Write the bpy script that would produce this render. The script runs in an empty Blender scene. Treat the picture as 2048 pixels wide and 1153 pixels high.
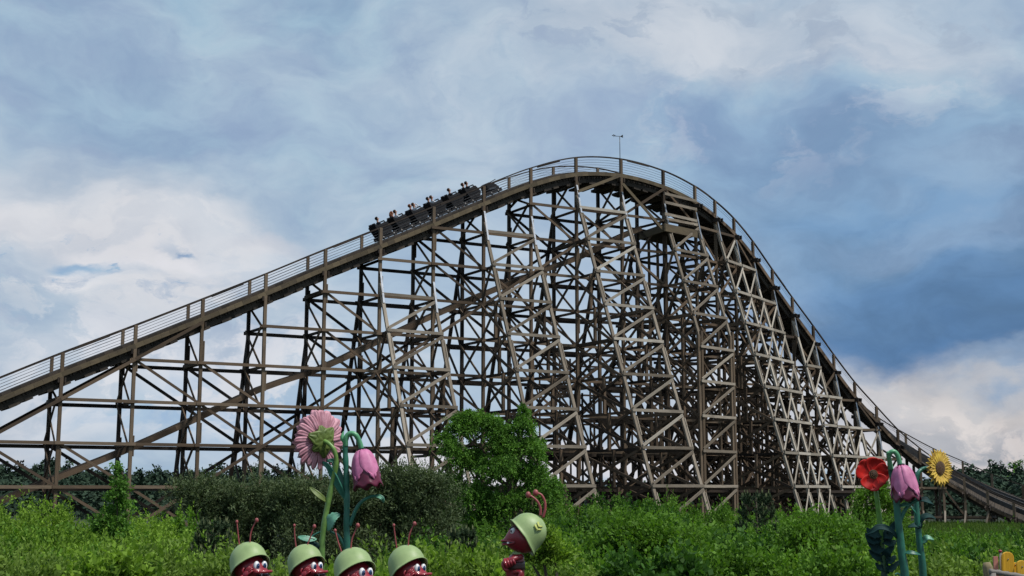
import bpy, math, random
import numpy as np
from mathutils import Vector, Matrix, Euler
random.seed(7); np.random.seed(7)
sc = bpy.context.scene
COL = sc.collection
# ------------------------------------------------------------------ camera
EYE = 3.4; FPX = 2600.0; W0, H0 = 2048, 1153; HOR = 981.0
PITCH = math.atan((HOR - H0/2)/FPX)
cam_d = bpy.data.cameras.new('camera'); cam = bpy.data.objects.new('camera', cam_d); COL.objects.link(cam)
cam.location = (0, 0, EYE); cam.rotation_euler = (math.pi/2 + PITCH, 0, 0)
cam_d.sensor_width = 36.0; cam_d.lens = FPX/W0*36.0; cam_d.clip_start = 0.1; cam_d.clip_end = 6000
sc.camera = cam
sc.render.resolution_x = 1024; sc.render.resolution_y = 576
sc.view_settings.view_transform = 'Standard'; sc.view_settings.look = 'None'
sc.view_settings.gamma = 1.0; sc.view_settings.use_curve_mapping = False
sc.view_settings.exposure = 0.0
CP, SP = math.cos(PITCH), math.sin(PITCH)
def ray(u, v):
    a = (u - W0/2)/FPX; b = (H0/2 - v)/FPX
    return Vector((a, CP - b*SP, SP + b*CP))
def P(u, v, Y):            # a point at horizontal distance Y on a line of sight of the survey
    r = ray(u, v); k = Y/r.y
    return Vector((r.x*k, Y, EYE + r.z*k))
def px(p):                 # apparent size helper
    d = p.y*CP + (p.z-EYE)*SP
    return (W0/2 + FPX*p.x/d, H0/2 - FPX*(-p.y*SP + (p.z-EYE)*CP)/d)
def lin(r, g, b):
    f = lambda c: (c/255/12.92) if c/255 <= 0.04045 else ((c/255+0.055)/1.055)**2.4
    return (f(r), f(g), f(b), 1.0)
# ------------------------------------------------------------------ sky and sun
SUN_EL, SUN_AZ = math.radians(60), math.radians(118)   # azimuth from +Y, clockwise positive
world = bpy.data.worlds.new('World'); sc.world = world; world.use_nodes = True
nt = world.node_tree; nt.nodes.clear(); N = nt.nodes.new; L = nt.links.new
def wm(op, a, b=None, c=None):
    n = N('ShaderNodeMath'); n.operation = op
    for i, x in enumerate((a, b, c)):
        if x is None: continue
        if isinstance(x, (int, float)): n.inputs[i].default_value = x
        else: L(x, n.inputs[i])
    return n.outputs[0]
tc = N('ShaderNodeTexCoord'); D = tc.outputs['Generated']
sep = N('ShaderNodeSeparateXYZ'); L(D, sep.inputs[0])
az = wm('ARCTAN2', sep.outputs[0], sep.outputs[1])
el = wm('ARCSINE', sep.outputs[2])
ae = N('ShaderNodeCombineXYZ'); L(az, ae.inputs[0]); L(el, ae.inputs[1])
def wnoise(vec, scale, detail=5, rough=0.55, dist=0.0, sx=1, sy=1, off=(0, 0, 0)):
    m = N('ShaderNodeMapping'); m.inputs['Scale'].default_value = (sx, sy, 1); m.inputs['Location'].default_value = off
    L(vec, m.inputs[0]); n = N('ShaderNodeTexNoise'); n.inputs['Scale'].default_value = scale
    n.inputs['Detail'].default_value = detail; n.inputs['Roughness'].default_value = rough; n.inputs['Distortion'].default_value = dist
    L(m.outputs[0], n.inputs['Vector']); return n
def wramp(fac, lo, hi, smooth=True):
    n = N('ShaderNodeMapRange'); n.interpolation_type = 'SMOOTHSTEP' if smooth else 'LINEAR'
    n.inputs[1].default_value = lo; n.inputs[2].default_value = hi; L(fac, n.inputs[0]); return n.outputs[0]
def wmix(f, a, b):
    n = N('ShaderNodeMix'); n.data_type = 'RGBA'
    if isinstance(f, (int, float)): n.inputs[0].default_value = f
    else: L(f, n.inputs[0])
    for i, x in ((6, a), (7, b)):
        if isinstance(x, tuple): n.inputs[i].default_value = x
        else: L(x, n.inputs[i])
    return n.outputs[2]
# warped sky coordinates so that cloud edges are ragged
nz1 = wnoise(ae.outputs[0], 7.0, 4, 0.5, 0.0, 1, 1.6)
wv = N('ShaderNodeVectorMath'); wv.operation = 'SUBTRACT'; L(nz1.outputs['Color'], wv.inputs[0]); wv.inputs[1].default_value = (.5, .5, .5)
ws = N('ShaderNodeVectorMath'); ws.operation = 'SCALE'; L(wv.outputs[0], ws.inputs[0]); ws.inputs['Scale'].default_value = 0.11
wa = N('ShaderNodeVectorMath'); wa.operation = 'ADD'; L(ae.outputs[0], wa.inputs[0]); L(ws.outputs[0], wa.inputs[1])
nz2 = wnoise(ae.outputs[0], 26.0, 6, 0.6, 0.0, 1, 1.7)
wv2 = N('ShaderNodeVectorMath'); wv2.operation = 'SUBTRACT'; L(nz2.outputs['Color'], wv2.inputs[0]); wv2.inputs[1].default_value = (.5, .5, .5)
ws2 = N('ShaderNodeVectorMath'); ws2.operation = 'SCALE'; L(wv2.outputs[0], ws2.inputs[0]); ws2.inputs['Scale'].default_value = 0.034
wb = N('ShaderNodeVectorMath'); wb.operation = 'ADD'; L(wa.outputs[0], wb.inputs[0]); L(ws2.outputs[0], wb.inputs[1])
WARP = wb.outputs[0]
base = wmix(wramp(wnoise(WARP, 6.0, 6, 0.55, 0, 1, 2.0, (3.1, 1.7, 0)).outputs[0], 0.32, 0.68), lin(150, 179, 207), lin(183, 200, 219))
# cloud banks: (u, v, half width, half height, sharpness 0..1, strength, colour), placed as bearings in the sky
BANKS = [
 (1024, 200, 560, 170, .1, .45, (196, 209, 225)), (1350, 60, 420, 110, .1, .85, (202, 210, 222)), (1760, 110, 260, 60, .1, .6, (186, 197, 214)),
 (250, 150, 420, 200, .1, .6, (156, 181, 209)), (640, 250, 300, 80, .1, .5, (160, 184, 212)), (1500, 250, 420, 100, .1, .85, (144, 172, 206)),
 (1800, 470, 520, 250, .1, .95, (112, 148, 190)), (1900, 640, 420, 130, .15, .95, (86, 124, 172)), (1560, 480, 260, 90, .1, .6, (112, 146, 186)),
 (1680, 330, 300, 60, .1, .5, (134, 165, 202)), (1980, 330, 200, 70, .1, .6, (150, 173, 203)), (1900, 470, 260, 40, .1, .55, (142, 166, 199)),
 (1330, 640, 260, 260, .1, .5, (182, 200, 222)), (1780, 700, 380, 50, .3, .8, (78, 116, 166)),
 (1980, 830, 420, 100, .45, .97, (190, 188, 194)), (1900, 800, 260, 40, .2, .6, (206, 200, 198)), (2000, 760, 150, 26, .2, .5, (160, 172, 192)),
 (2010, 890, 200, 42, .2, .75, (166, 172, 184)), (1900, 925, 170, 26, .3, .75, (222, 212, 210)), (2040, 725, 150, 28, .3, .6, (128, 156, 192)),
 (120, 400, 330, 110, .15, .75, (206, 211, 221)), (90, 420, 150, 40, .3, .75, (228, 227, 231)), (300, 470, 240, 80, .2, .75, (214, 217, 225)),
 (330, 560, 280, 90, .3, .8, (224, 225, 231)), (60, 560, 170, 60, .2, .6, (186, 200, 218)), (550, 470, 110, 36, .2, .5, (222, 220, 226)),
 (700, 560, 300, 70, .1, .45, (180, 199, 221)), (1100, 480, 360, 120, .1, .35, (182, 201, 223)),
 (205, 540, 42, 22, .45, .85, (146, 180, 214)), (240, 570, 30, 26, .45, .8, (150, 184, 216)), (330, 497, 44, 11, .4, .9, (128, 162, 200)),
 (210, 585, 60, 30, .5, .8, (236, 235, 238)), (240, 500, 60, 18, .4, .7, (234, 233, 237)), (340, 530, 80, 22, .4, .7, (238, 236, 240)),
 (180, 720, 420, 70, .15, .5, (212, 215, 226)), (60, 860, 260, 80, .15, .7, (214, 216, 226)), (420, 760, 130, 60, .5, .7, (226, 228, 236)),
 (500, 840, 300, 100, .2, .6, (172, 198, 226)), (700, 880, 400, 60, .2, .5, (196, 211, 230)), (1020, 700, 420, 200, .1, .5, (190, 206, 226)),
 (1150, 930, 620, 60, .3, .9, (228, 226, 232)), (1500, 850, 260, 130, .2, .7, (216, 218, 226)),
]
cur = base
for (u, v, hw, hh, sh, st, c) in BANKS:
    r = ray(u, v).normalized(); a0 = math.atan2(r.x, r.y); e0 = math.asin(r.z)
    s = N('ShaderNodeVectorMath'); s.operation = 'SUBTRACT'; L(WARP, s.inputs[0]); s.inputs[1].default_value = (a0, e0, 0)
    m = N('ShaderNodeVectorMath'); m.operation = 'MULTIPLY'; L(s.outputs[0], m.inputs[0]); m.inputs[1].default_value = (FPX/hw, FPX/hh, 0)
    ln = N('ShaderNodeVectorMath'); ln.operation = 'LENGTH'; L(m.outputs[0], ln.inputs[0])
    f = wm('MULTIPLY', wramp(ln.outputs['Value'], 1.45, 0.15 + 0.8*sh), st)
    cur = wmix(f, cur, lin(*c))
# crisp lit cumulus edges low on the left and pale cloud behind the hill
def region(u, v, hw, hh, lo, hi):
    r = ray(u, v).normalized(); s = N('ShaderNodeVectorMath'); s.operation = 'SUBTRACT'; L(wa.outputs[0], s.inputs[0]); s.inputs[1].default_value = (math.atan2(r.x, r.y), math.asin(r.z), 0)
    m = N('ShaderNodeVectorMath'); m.operation = 'MULTIPLY'; L(s.outputs[0], m.inputs[0]); m.inputs[1].default_value = (FPX/hw, FPX/hh, 0)
    ln = N('ShaderNodeVectorMath'); ln.operation = 'LENGTH'; L(m.outputs[0], ln.inputs[0]); return wramp(ln.outputs['Value'], lo, hi)
cn = wnoise(wb.outputs[0], 13.0, 9, 0.6, 0.0, 1, 1.7, (1.3, 7.7, 0)).outputs[0]
cn2 = wnoise(wb.outputs[0], 21.0, 9, 0.6, 0.0, 1, 1.5, (8.3, 2.7, 0)).outputs[0]
for (u, v, hw, hh, lo, hi, st, c, nz) in ((240, 520, 330, 170, .47, .57, .65, (228, 228, 232), cn), (200, 640, 420, 90, .50, .60, .7, (176, 190, 212), cn2), (400, 760, 420, 110, .47, .56, .8, (228, 229, 236), cn),
    (230, 540, 200, 90, .60, .66, .8, (140, 174, 210), cn2), (560, 850, 400, 110, .50, .62, .6, (160, 190, 224), cn2), (1900, 880, 320, 90, .50, .60, .6, (236, 226, 222), cn2), (1850, 790, 330, 50, .52, .62, .5, (220, 212, 208), cn), (1550, 180, 420, 150, .5, .62, .35, (214, 219, 228), cn), (1500, 60, 500, 90, .52, .60, .4, (168, 182, 202), cn2), (1800, 560, 400, 200, .52, .64, .2, (88, 124, 170), cn2), (700, 120, 700, 160, .5, .64, .35, (152, 176, 206), cn2)):
    f = wm('MULTIPLY', wm('MULTIPLY', region(u, v, hw, hh, 1.3, .5), wramp(nz, lo, hi)), st); cur = wmix(f, cur, lin(*c))
# fine cloud texture and streaks everywhere
fine = wnoise(wa.outputs[0], 11.0, 9, 0.58, 0.0, 1, 1.9, (5, 2, 0))
cur2 = N('ShaderNodeMix'); cur2.data_type = 'RGBA'; cur2.blend_type = 'OVERLAY'; cur2.inputs[0].default_value = 0.17
L(cur, cur2.inputs[6]); fr = wramp(fine.outputs[0], 0.30, 0.70); L(fr, cur2.inputs[7])
# overcast sky brighter towards the zenith, raised out of view to lift the foreground
zen = wramp(el, 0.42, 1.1)
bright = wm('ADD', wm('MULTIPLY', zen, 0.15), 1.0)
hs = N('ShaderNodeHueSaturation'); hs.inputs['Saturation'].default_value = .98; hs.inputs['Value'].default_value = .97; hs.inputs['Hue'].default_value = .495; L(cur2.outputs[2], hs.inputs['Color'])
bg = N('ShaderNodeBackground'); L(hs.outputs[0], bg.inputs[0]); L(bright, bg.inputs[1])
sky = N('ShaderNodeTexSky'); sky.sky_type = 'NISHITA'; sky.sun_disc = False; sky.sun_elevation = SUN_EL; sky.sun_rotation = SUN_AZ
bg2 = N('ShaderNodeBackground'); L(sky.outputs[0], bg2.inputs[0]); bg2.inputs[1].default_value = 0.08
mx = N('ShaderNodeMixShader'); mx.inputs[0].default_value = 0.08; L(bg.outputs[0], mx.inputs[1]); L(bg2.outputs[0], mx.inputs[2])
wo = N('ShaderNodeOutputWorld'); L(mx.outputs[0], wo.inputs[0])
sl = bpy.data.lights.new('sun', 'SUN'); sl.energy = 4.2; sl.angle = math.radians(7); sl.color = (1, .96, .9)
so = bpy.data.objects.new('sun', sl); COL.objects.link(so)
sd = Vector((math.sin(SUN_AZ)*math.cos(SUN_EL), math.cos(SUN_AZ)*math.cos(SUN_EL), math.sin(SUN_EL)))
so.rotation_euler = sd.to_track_quat('Z', 'Y').to_euler()
# ------------------------------------------------------------------ helpers
def tag(o, label=None, cat=None, group=None, kind=None):
    if label: o['label'] = label
    if cat: o['category'] = cat
    if group: o['group'] = group
    if kind: o['kind'] = kind
    return o
def empty(name, loc=(0, 0, 0), parent=None):
    o = bpy.data.objects.new(name, None); COL.objects.link(o); o.location = loc; o.empty_display_size = .3
    if parent: o.parent = parent
    return o
class MB:
    def __init__(s): s.v = []; s.f = []; s.uv = []; s.r = []; s.sm = []; s.mi = []
    def quadmesh(s, verts, faces, uvs=None, rnd=0.5, smooth=False, mi=0):
        b = len(s.v); s.v += [tuple(x) for x in verts]
        for k, f in enumerate(faces):
            s.f.append(tuple(b+i for i in f)); s.sm.append(smooth); s.mi.append(mi)
            s.uv.append(uvs[k] if uvs else [(verts[i][0]*1.0, verts[i][2]*1.0) for i in f]); s.r.append(rnd)
    def beam(s, p, q, w, h, up=Vector((0, 0, 1)), side=None, mi=0):
        p = Vector(p); q = Vector(q); d = q-p; ln = d.length
        if ln < 1e-4: return
        d /= ln
        if side is None:
            side = d.cross(up)
            if side.length < 1e-3: side = Vector((1, 0, 0))
        side = (side - d*side.dot(d)).normalized(); u = side.cross(d).normalized()
        a = side*(w/2); b = u*(h/2)
        vs = [p-a-b, p+a-b, p+a+b, p-a+b, q-a-b, q+a-b, q+a+b, q-a+b]
        fs = [(0, 1, 5, 4), (1, 2, 6, 5), (2, 3, 7, 6), (3, 0, 4, 7), (3, 2, 1, 0), (4, 5, 6, 7)]
        o = random.random()*40; uv = []
        for k in range(4):
            wd = w if k % 2 == 0 else h
            uv.append([(o, o+k*.7), (o, o+k*.7+wd), (o+ln, o+k*.7+wd), (o+ln, o+k*.7)])
        uv.append([(o, o), (o+w, o), (o+w, o+h), (o, o+h)]); uv.append(uv[-1])
        s.quadmesh(vs, fs, uv, random.random(), False, mi)
    def tube(s, pts, rad, n=8, smooth=True, cap=True, mi=0):
        pts = [Vector(p) for p in pts]; m = len(pts)
        if isinstance(rad, (int, float)): rad = [rad]*m
        vs = []; prev = None
        for i, p in enumerate(pts):
            t = (pts[min(i+1, m-1)] - pts[max(i-1, 0)]).normalized()
            if prev is None:
                a = t.cross(Vector((0, 0, 1)))
                if a.length < .1: a = t.cross(Vector((1, 0, 0)))
            else: a = prev - t*prev.dot(t)
            a.normalize(); prev = a; b = t.cross(a)
            for k in range(n):
                an = 2*math.pi*k/n; vs.append(p + (a*math.cos(an) + b*math.sin(an))*rad[i])
        fs = []; uv = []; acc = 0; o = random.random()*9
        for i in range(m-1):
            l2 = acc + (pts[i+1]-pts[i]).length
            for k in range(n):
                fs.append((i*n+k, i*n+(k+1) % n, (i+1)*n+(k+1) % n, (i+1)*n+k))
                uv.append([(acc+o, k/n), (acc+o, (k+1)/n), (l2+o, (k+1)/n), (l2+o, k/n)])
            acc = l2
        if cap:
            fs.append(tuple(range(n-1, -1, -1))); uv.append([(0, 0)]*n)
            fs.append(tuple((m-1)*n+k for k in range(n))); uv.append([(0, 0)]*n)
        s.quadmesh(vs, fs, uv, random.random(), smooth, mi)
    def ellipsoid(s, c, r, rot=None, n=24, m=16, a0=-90, a1=90, mi=0, fn=None):
        c = Vector(c); vs = []; R = rot if rot is not None else Matrix.Identity(3)
        for j in range(m+1):
            ph = math.radians(a0 + (a1-a0)*j/m)
            for k in range(n):
                th = 2*math.pi*k/n
                p = Vector((math.cos(ph)*math.cos(th)*r[0], math.cos(ph)*math.sin(th)*r[1], math.sin(ph)*r[2]))
                if fn: p = fn(p)
                vs.append(c + R @ p)
        fs = [(j*n+k, j*n+(k+1) % n, (j+1)*n+(k+1) % n, (j+1)*n+k) for j in range(m) for k in range(n)]
        s.quadmesh(vs, fs, None, random.random(), True, mi)
    def grid(s, rows, mi=0, close=False, smooth=True):          # rows of equal length point lists
        n = len(rows[0]); vs = [p for r in rows for p in r]; fs = []
        for i in range(len(rows)-1):
            for k in range(n-1 + (1 if close else 0)):
                fs.append((i*n+k, i*n+(k+1) % n, (i+1)*n+(k+1) % n, (i+1)*n+k))
        s.quadmesh(vs, fs, None, random.random(), smooth, mi)
    def build(s, name, mat, parent=None, loc=None, local=None):
        me = bpy.data.meshes.new(name)
        vs = s.v
        if local is not None: vs = [tuple(Vector(v)-local) for v in vs]
        me.from_pydata(vs, [], s.f); me.update()
        u1 = me.uv_layers.new(name='UVMap'); u2 = me.uv_layers.new(name='rnd')
        a = []; b = []
        for f, uv, r in zip(s.f, s.uv, s.r):
            for c in uv: a += [c[0], c[1]]; b += [r, r]
        u1.data.foreach_set('uv', a); u2.data.foreach_set('uv', b)
        me.polygons.foreach_set('use_smooth', s.sm)
        for m in (mat if isinstance(mat, (list, tuple)) else [mat]): me.materials.append(m)
        me.polygons.foreach_set('material_index', s.mi); me.update()
        o = bpy.data.objects.new(name, me); COL.objects.link(o)
        if parent: o.parent = parent
        if loc is not None: o.location = loc
        elif local is not None: o.location = local
        return o
def solidify(o, t, off=0.0):
    m = o.modifiers.new('thick', 'SOLIDIFY'); m.thickness = t; m.offset = off; return o
def subsurf(o, k=1):
    m = o.modifiers.new('sub', 'SUBSURF'); m.levels = k; m.render_levels = k; return o
def catmull(pts, n):
    pts = [Vector(p) for p in pts]; out = []
    for i in range(len(pts)-1):
        p0 = pts[max(i-1, 0)]; p1 = pts[i]; p2 = pts[i+1]; p3 = pts[min(i+2, len(pts)-1)]
        for k in range(n):
            t = k/n
            out.append(.5*((2*p1) + (p2-p0)*t + (2*p0-5*p1+4*p2-p3)*t*t + (3*p1-p0-3*p2+p3)*t**3))
    out.append(pts[-1]); return out
# ---- materials
def new_mat(name):
    m = bpy.data.materials.new(name); m.use_nodes = True; t = m.node_tree; t.nodes.clear()
    o = t.nodes.new('ShaderNodeOutputMaterial'); return m, t, o
def nmix(t, f, a, b, blend='MIX'):
    n = t.nodes.new('ShaderNodeMix'); n.data_type = 'RGBA'; n.blend_type = blend
    for i, x in ((0, f), (6, a), (7, b)):
        if isinstance(x, (int, float, tuple)): n.inputs[i].default_value = x
        else: t.links.new(x, n.inputs[i])
    return n.outputs[2]
def wood(name, dark, light, stain=(.05, .04, .035, 1), rough=.85, stain_amt=.55):
    m, t, o = new_mat(name); n = t.nodes.new; l = t.links.new
    uv = n('ShaderNodeUVMap'); uv.uv_map = 'UVMap'; rn = n('ShaderNodeUVMap'); rn.uv_map = 'rnd'
    mp = n('ShaderNodeMapping'); mp.inputs['Scale'].default_value = (.7, 16, 1); l(uv.outputs[0], mp.inputs[0])
    g = n('ShaderNodeTexNoise'); g.inputs['Scale'].default_value = 2.2; g.inputs['Detail'].default_value = 5; g.inputs['Roughness'].default_value = .65; l(mp.outputs[0], g.inputs[0])
    mp2 = n('ShaderNodeMapping'); mp2.inputs['Scale'].default_value = (.55, 2.2, 1); l(uv.outputs[0], mp2.inputs[0])
    g2 = n('ShaderNodeTexNoise'); g2.inputs['Scale'].default_value = 1.1; g2.inputs['Detail'].default_value = 4; l(mp2.outputs[0], g2.inputs[0])
    sp = n('ShaderNodeSeparateXYZ'); l(rn.outputs[0], sp.inputs[0])
    c = nmix(t, sp.outputs[0], dark, light)
    r1 = n('ShaderNodeMapRange'); r1.inputs[1].default_value = .3; r1.inputs[2].default_value = .7; r1.inputs[3].default_value = .62; r1.inputs[4].default_value = 1.25; l(g.outputs[0], r1.inputs[0])
    cm = n('ShaderNodeMix'); cm.data_type = 'RGBA'; cm.blend_type = 'MULTIPLY'; cm.inputs[0].default_value = 1
    l(c, cm.inputs[6]); l(r1.outputs[0], cm.inputs[7])
    r2 = n('ShaderNodeMapRange'); r2.inputs[1].default_value = .5; r2.inputs[2].default_value = .72; r2.inputs[4].default_value = stain_amt; l(g2.outputs[0], r2.inputs[0])
    c3 = nmix(t, r2.outputs[0], cm.outputs[2], stain)
    b = n('ShaderNodeBsdfPrincipled'); b.inputs['Roughness'].default_value = rough; b.inputs['Specular IOR Level'].default_value = .25; l(c3, b.inputs['Base Color'])
    bp = n('ShaderNodeBump'); bp.inputs['Strength'].default_value = .4; bp.inputs['Distance'].default_value = .01; l(g.outputs[0], bp.inputs['Height']); l(bp.outputs[0], b.inputs['Normal'])
    l(b.outputs[0], o.inputs[0]); return m
def paint(name, c1, c2=None, rough=.35, scale=6, spec=.5, bump=.15, metal=0, coat=0, dirt=.38):
    m, t, o = new_mat(name); n = t.nodes.new; l = t.links.new
    c2 = c2 or tuple(x*.72 for x in c1[:3]) + (1,)
    tcn = n('ShaderNodeTexCoord'); g = n('ShaderNodeTexNoise'); g.inputs['Scale'].default_value = scale; g.inputs['Detail'].default_value = 7; g.inputs['Roughness'].default_value = .65
    l(tcn.outputs['Object'], g.inputs[0])
    r = n('ShaderNodeMapRange'); r.inputs[1].default_value = .38; r.inputs[2].default_value = .68; l(g.outputs[0], r.inputs[0])
    g3 = n('ShaderNodeTexNoise'); g3.inputs['Scale'].default_value = scale*2.3; g3.inputs['Detail'].default_value = 10; g3.inputs['Roughness'].default_value = .75
    mp3 = n('ShaderNodeMapping'); mp3.inputs['Scale'].default_value = (1, 1, .35); l(tcn.outputs['Object'], mp3.inputs[0]); l(mp3.outputs[0], g3.inputs[0])
    r3 = n('ShaderNodeMapRange'); r3.inputs[1].default_value = .54; r3.inputs[2].default_value = .72; r3.inputs[4].default_value = dirt; l(g3.outputs[0], r3.inputs[0])
    b = n('ShaderNodeBsdfPrincipled'); l(nmix(t, r3.outputs[0], nmix(t, r.outputs[0], c1, c2), (.05, .042, .03, 1)), b.inputs['Base Color'])
    b.inputs['Roughness'].default_value = rough; b.inputs['Specular IOR Level'].default_value = spec; b.inputs['Metallic'].default_value = metal; b.inputs['Coat Weight'].default_value = coat
    bp = n('ShaderNodeBump'); bp.inputs['Strength'].default_value = bump; bp.inputs['Distance'].default_value = .004; l(g.outputs[0], bp.inputs['Height']); l(bp.outputs[0], b.inputs['Normal'])
    l(b.outputs[0], o.inputs[0]); return m
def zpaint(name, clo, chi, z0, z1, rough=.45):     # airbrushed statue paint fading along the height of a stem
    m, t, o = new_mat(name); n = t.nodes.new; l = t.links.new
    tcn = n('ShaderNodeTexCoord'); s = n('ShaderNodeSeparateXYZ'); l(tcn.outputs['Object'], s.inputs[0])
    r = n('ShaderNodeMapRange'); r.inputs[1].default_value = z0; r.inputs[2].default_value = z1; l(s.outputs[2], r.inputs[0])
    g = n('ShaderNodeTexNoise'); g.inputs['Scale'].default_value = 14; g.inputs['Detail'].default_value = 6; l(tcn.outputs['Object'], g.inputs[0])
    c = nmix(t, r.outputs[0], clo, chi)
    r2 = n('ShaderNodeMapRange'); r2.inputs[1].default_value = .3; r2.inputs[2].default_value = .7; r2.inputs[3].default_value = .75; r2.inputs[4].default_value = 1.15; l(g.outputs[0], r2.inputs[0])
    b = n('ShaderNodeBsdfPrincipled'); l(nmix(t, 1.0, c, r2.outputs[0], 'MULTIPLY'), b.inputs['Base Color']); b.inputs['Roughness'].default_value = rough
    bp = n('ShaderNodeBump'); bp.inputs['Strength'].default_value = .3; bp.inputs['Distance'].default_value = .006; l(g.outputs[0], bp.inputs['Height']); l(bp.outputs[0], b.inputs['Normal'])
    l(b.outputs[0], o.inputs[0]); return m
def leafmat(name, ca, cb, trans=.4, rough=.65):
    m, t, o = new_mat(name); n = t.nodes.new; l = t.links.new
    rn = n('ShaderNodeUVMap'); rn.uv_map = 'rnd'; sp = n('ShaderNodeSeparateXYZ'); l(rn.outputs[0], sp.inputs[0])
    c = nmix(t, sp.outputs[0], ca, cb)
    b = n('ShaderNodeBsdfPrincipled'); b.inputs['Roughness'].default_value = rough; b.inputs['Specular IOR Level'].default_value = .2; l(c, b.inputs['Base Color'])
    tr = n('ShaderNodeBsdfTranslucent'); l(nmix(t, 1.0, c, (1.0, 1.1, .5, 1), 'MULTIPLY'), tr.inputs[0])
    mxs = n('ShaderNodeMixShader'); mxs.inputs[0].default_value = trans; l(b.outputs[0], mxs.inputs[1]); l(tr.outputs[0], mxs.inputs[2]); l(mxs.outputs[0], o.inputs[0]); return m
M = {}
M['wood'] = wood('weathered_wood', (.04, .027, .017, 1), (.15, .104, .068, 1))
M['wood_dark'] = wood('dark_wood', (.016, .012, .01, 1), (.05, .037, .028, 1))  # near-black brown for far-side members, cap beams and hand rails
M['wood_pale'] = wood('pale_lit_wood', (.25, .215, .17, 1), (.48, .43, .36, 1), stain=(.12, .10, .08, 1), stain_amt=.5)  # paler weathered wood; light on the right-hand rakers is put into its colour
M['wood_grey'] = wood('silvered_wood', (.15, .12, .088, 1), (.34, .29, .23, 1), stain=(.08, .065, .05, 1), stain_amt=.6)
M['wood_edge'] = wood('deck_edge_wood', (.08, .062, .038, 1), (.15, .115, .07, 1))
M['wood_brown'] = wood('brown_wood', (.10, .07, .045, 1), (.17, .125, .085, 1))
M['deck'] = wood('deck_boards', (.03, .025, .02, 1), (.07, .055, .042, 1))
M['steel'] = paint('galvanised_steel', (.35, .37, .4, 1), (.22, .24, .27, 1), rough=.45, metal=.7, scale=3)
M['rail_black'] = paint('dark_rail_steel', (.03, .03, .033, 1), (.06, .055, .05, 1), rough=.4, metal=.5, scale=3)
M['cable'] = paint('wire_rope', (.05, .055, .065, 1), rough=.5, metal=.4)
# ------------------------------------------------------------------ terrain
def ground_z(x, y):
    t = max(0.0, min(1.0, (46-y)/26.0)); t = t*t*(3-2*t)
    return 1.25*t + .10*math.sin(x*.21+1)*math.sin(y*.17)
xs = sorted(set([-2500, -1500, -900, -500, -300, -200, -140] + list(range(-100, 101, 5)) + [140, 200, 300, 500, 900, 1500, 2500]))
ys = sorted(set([-400, -200, -100, -60, -40] + list(range(-30, 160, 4)) + [175, 200, 250, 300, 400, 600, 1000, 1800, 3000]))
gm = MB(); gm.grid([[Vector((x, y, ground_z(x, y))) for x in xs] for y in ys])
m_ground, t, o = new_mat('rough_grass_soil'); n = t.nodes.new; l = t.links.new
tcn = n('ShaderNodeTexCoord'); g = n('ShaderNodeTexNoise'); g.inputs['Scale'].default_value = .6; g.inputs['Detail'].default_value = 10; l(tcn.outputs['Object'], g.inputs[0])
r = n('ShaderNodeMapRange'); r.inputs[1].default_value = .4; r.inputs[2].default_value = .6; l(g.outputs[0], r.inputs[0])
b = n('ShaderNodeBsdfPrincipled'); b.inputs['Roughness'].default_value = .95; l(nmix(t, r.outputs[0], (.012, .02, .007, 1), (.03, .032, .014, 1)), b.inputs['Base Color']); l(b.outputs[0], o.inputs[0])
tag(gm.build('ground', m_ground), kind='structure')
# ------------------------------------------------------------------ roller coaster
RT = [  # near hand rail at each bent: u, v, spacing rule
 (-392, 905), (-205, 838), (-30, 768), (125, 706), (271, 651), (405, 599), (531, 549), (650, 500), (760, 457), (866, 415), (966, 374), (1060, 338), (1150, 317),
 (1240, 320), (1324, 343), (1387, 374), (1427, 403), (1465, 438), (1503, 484), (1542, 540), (1582, 596), (1624, 653), (1665, 710), (1707, 765),
 (1751, 814), (1794, 860), (1838, 897), (1884, 929), (1928, 955), (1975, 982), (2028, 1006), (2085, 1028)]
OFFI = 3            # RT index of bent "0"
TH = math.radians(30)
def lineY(u):
    a = (u-1024)/FPX; X0 = (125-1024)/FPX*80
    return (80 - X0*math.tan(TH))/(1 - a*math.tan(TH))
YT = []
for i, (u, v) in enumerate(RT):
    k = i-OFFI
    YT.append(lineY(u) if k <= 10 else None)
late = {11: 102.9, 12: 105.3, 13: 107.6, 14: 109.8, 15: 111.9, 16: 113.9, 17: 115.8, 18: 117.6, 19: 119.2, 20: 120.6, 21: 121.6, 22: 122.3, 23: 122.6, 24: 122.6, 25: 122.2, 26: 121.4, 27: 120.2, 28: 118.6}
for k, y in late.items(): YT[k+OFFI] = y
NT = []
for (u, v), y in zip(RT, YT):     # perspective depth is measured along the view, so walk to the right Y
    NT.append(P(u, v, y))
nb = len(NT)
TAN = []
for i in range(nb):
    d = NT[min(i+1, nb-1)] - NT[max(i-1, 0)]; d.z = 0; TAN.append(d.normalized())
for i in range(0, OFFI+10): TAN[i] = Vector((math.cos(TH), math.sin(TH), 0))
OUT = [Vector((d.y, -d.x, 0)) for d in TAN]            # towards the near side
RAILH = 1.2; DW = 3.1
BANK = [0.0 if i-OFFI < 17 else min(1.5, (i-OFFI-17)*.24) for i in range(nb)]
ND = [p - Vector((0, 0, RAILH)) for p in NT]           # near deck edge
FD = [ND[i] - OUT[i]*DW + Vector((0, 0, BANK[i])) for i in range(nb)]
SUB = 8
nd = catmull(ND, SUB); fd = catmull(FD, SUB)
def across(i, s, dz=0):       # point on the deck, s from 0 (near edge) to 1 (far edge), dz normal-ish up
    return nd[i].lerp(fd[i], s) + Vector((0, 0, dz))
coaster = empty('wooden_roller_coaster', (0, 110, 0))
tag(coaster, 'huge weathered wooden roller coaster hill of braced timber bents behind the bushes', 'roller coaster')
CO = coaster.location
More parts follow.
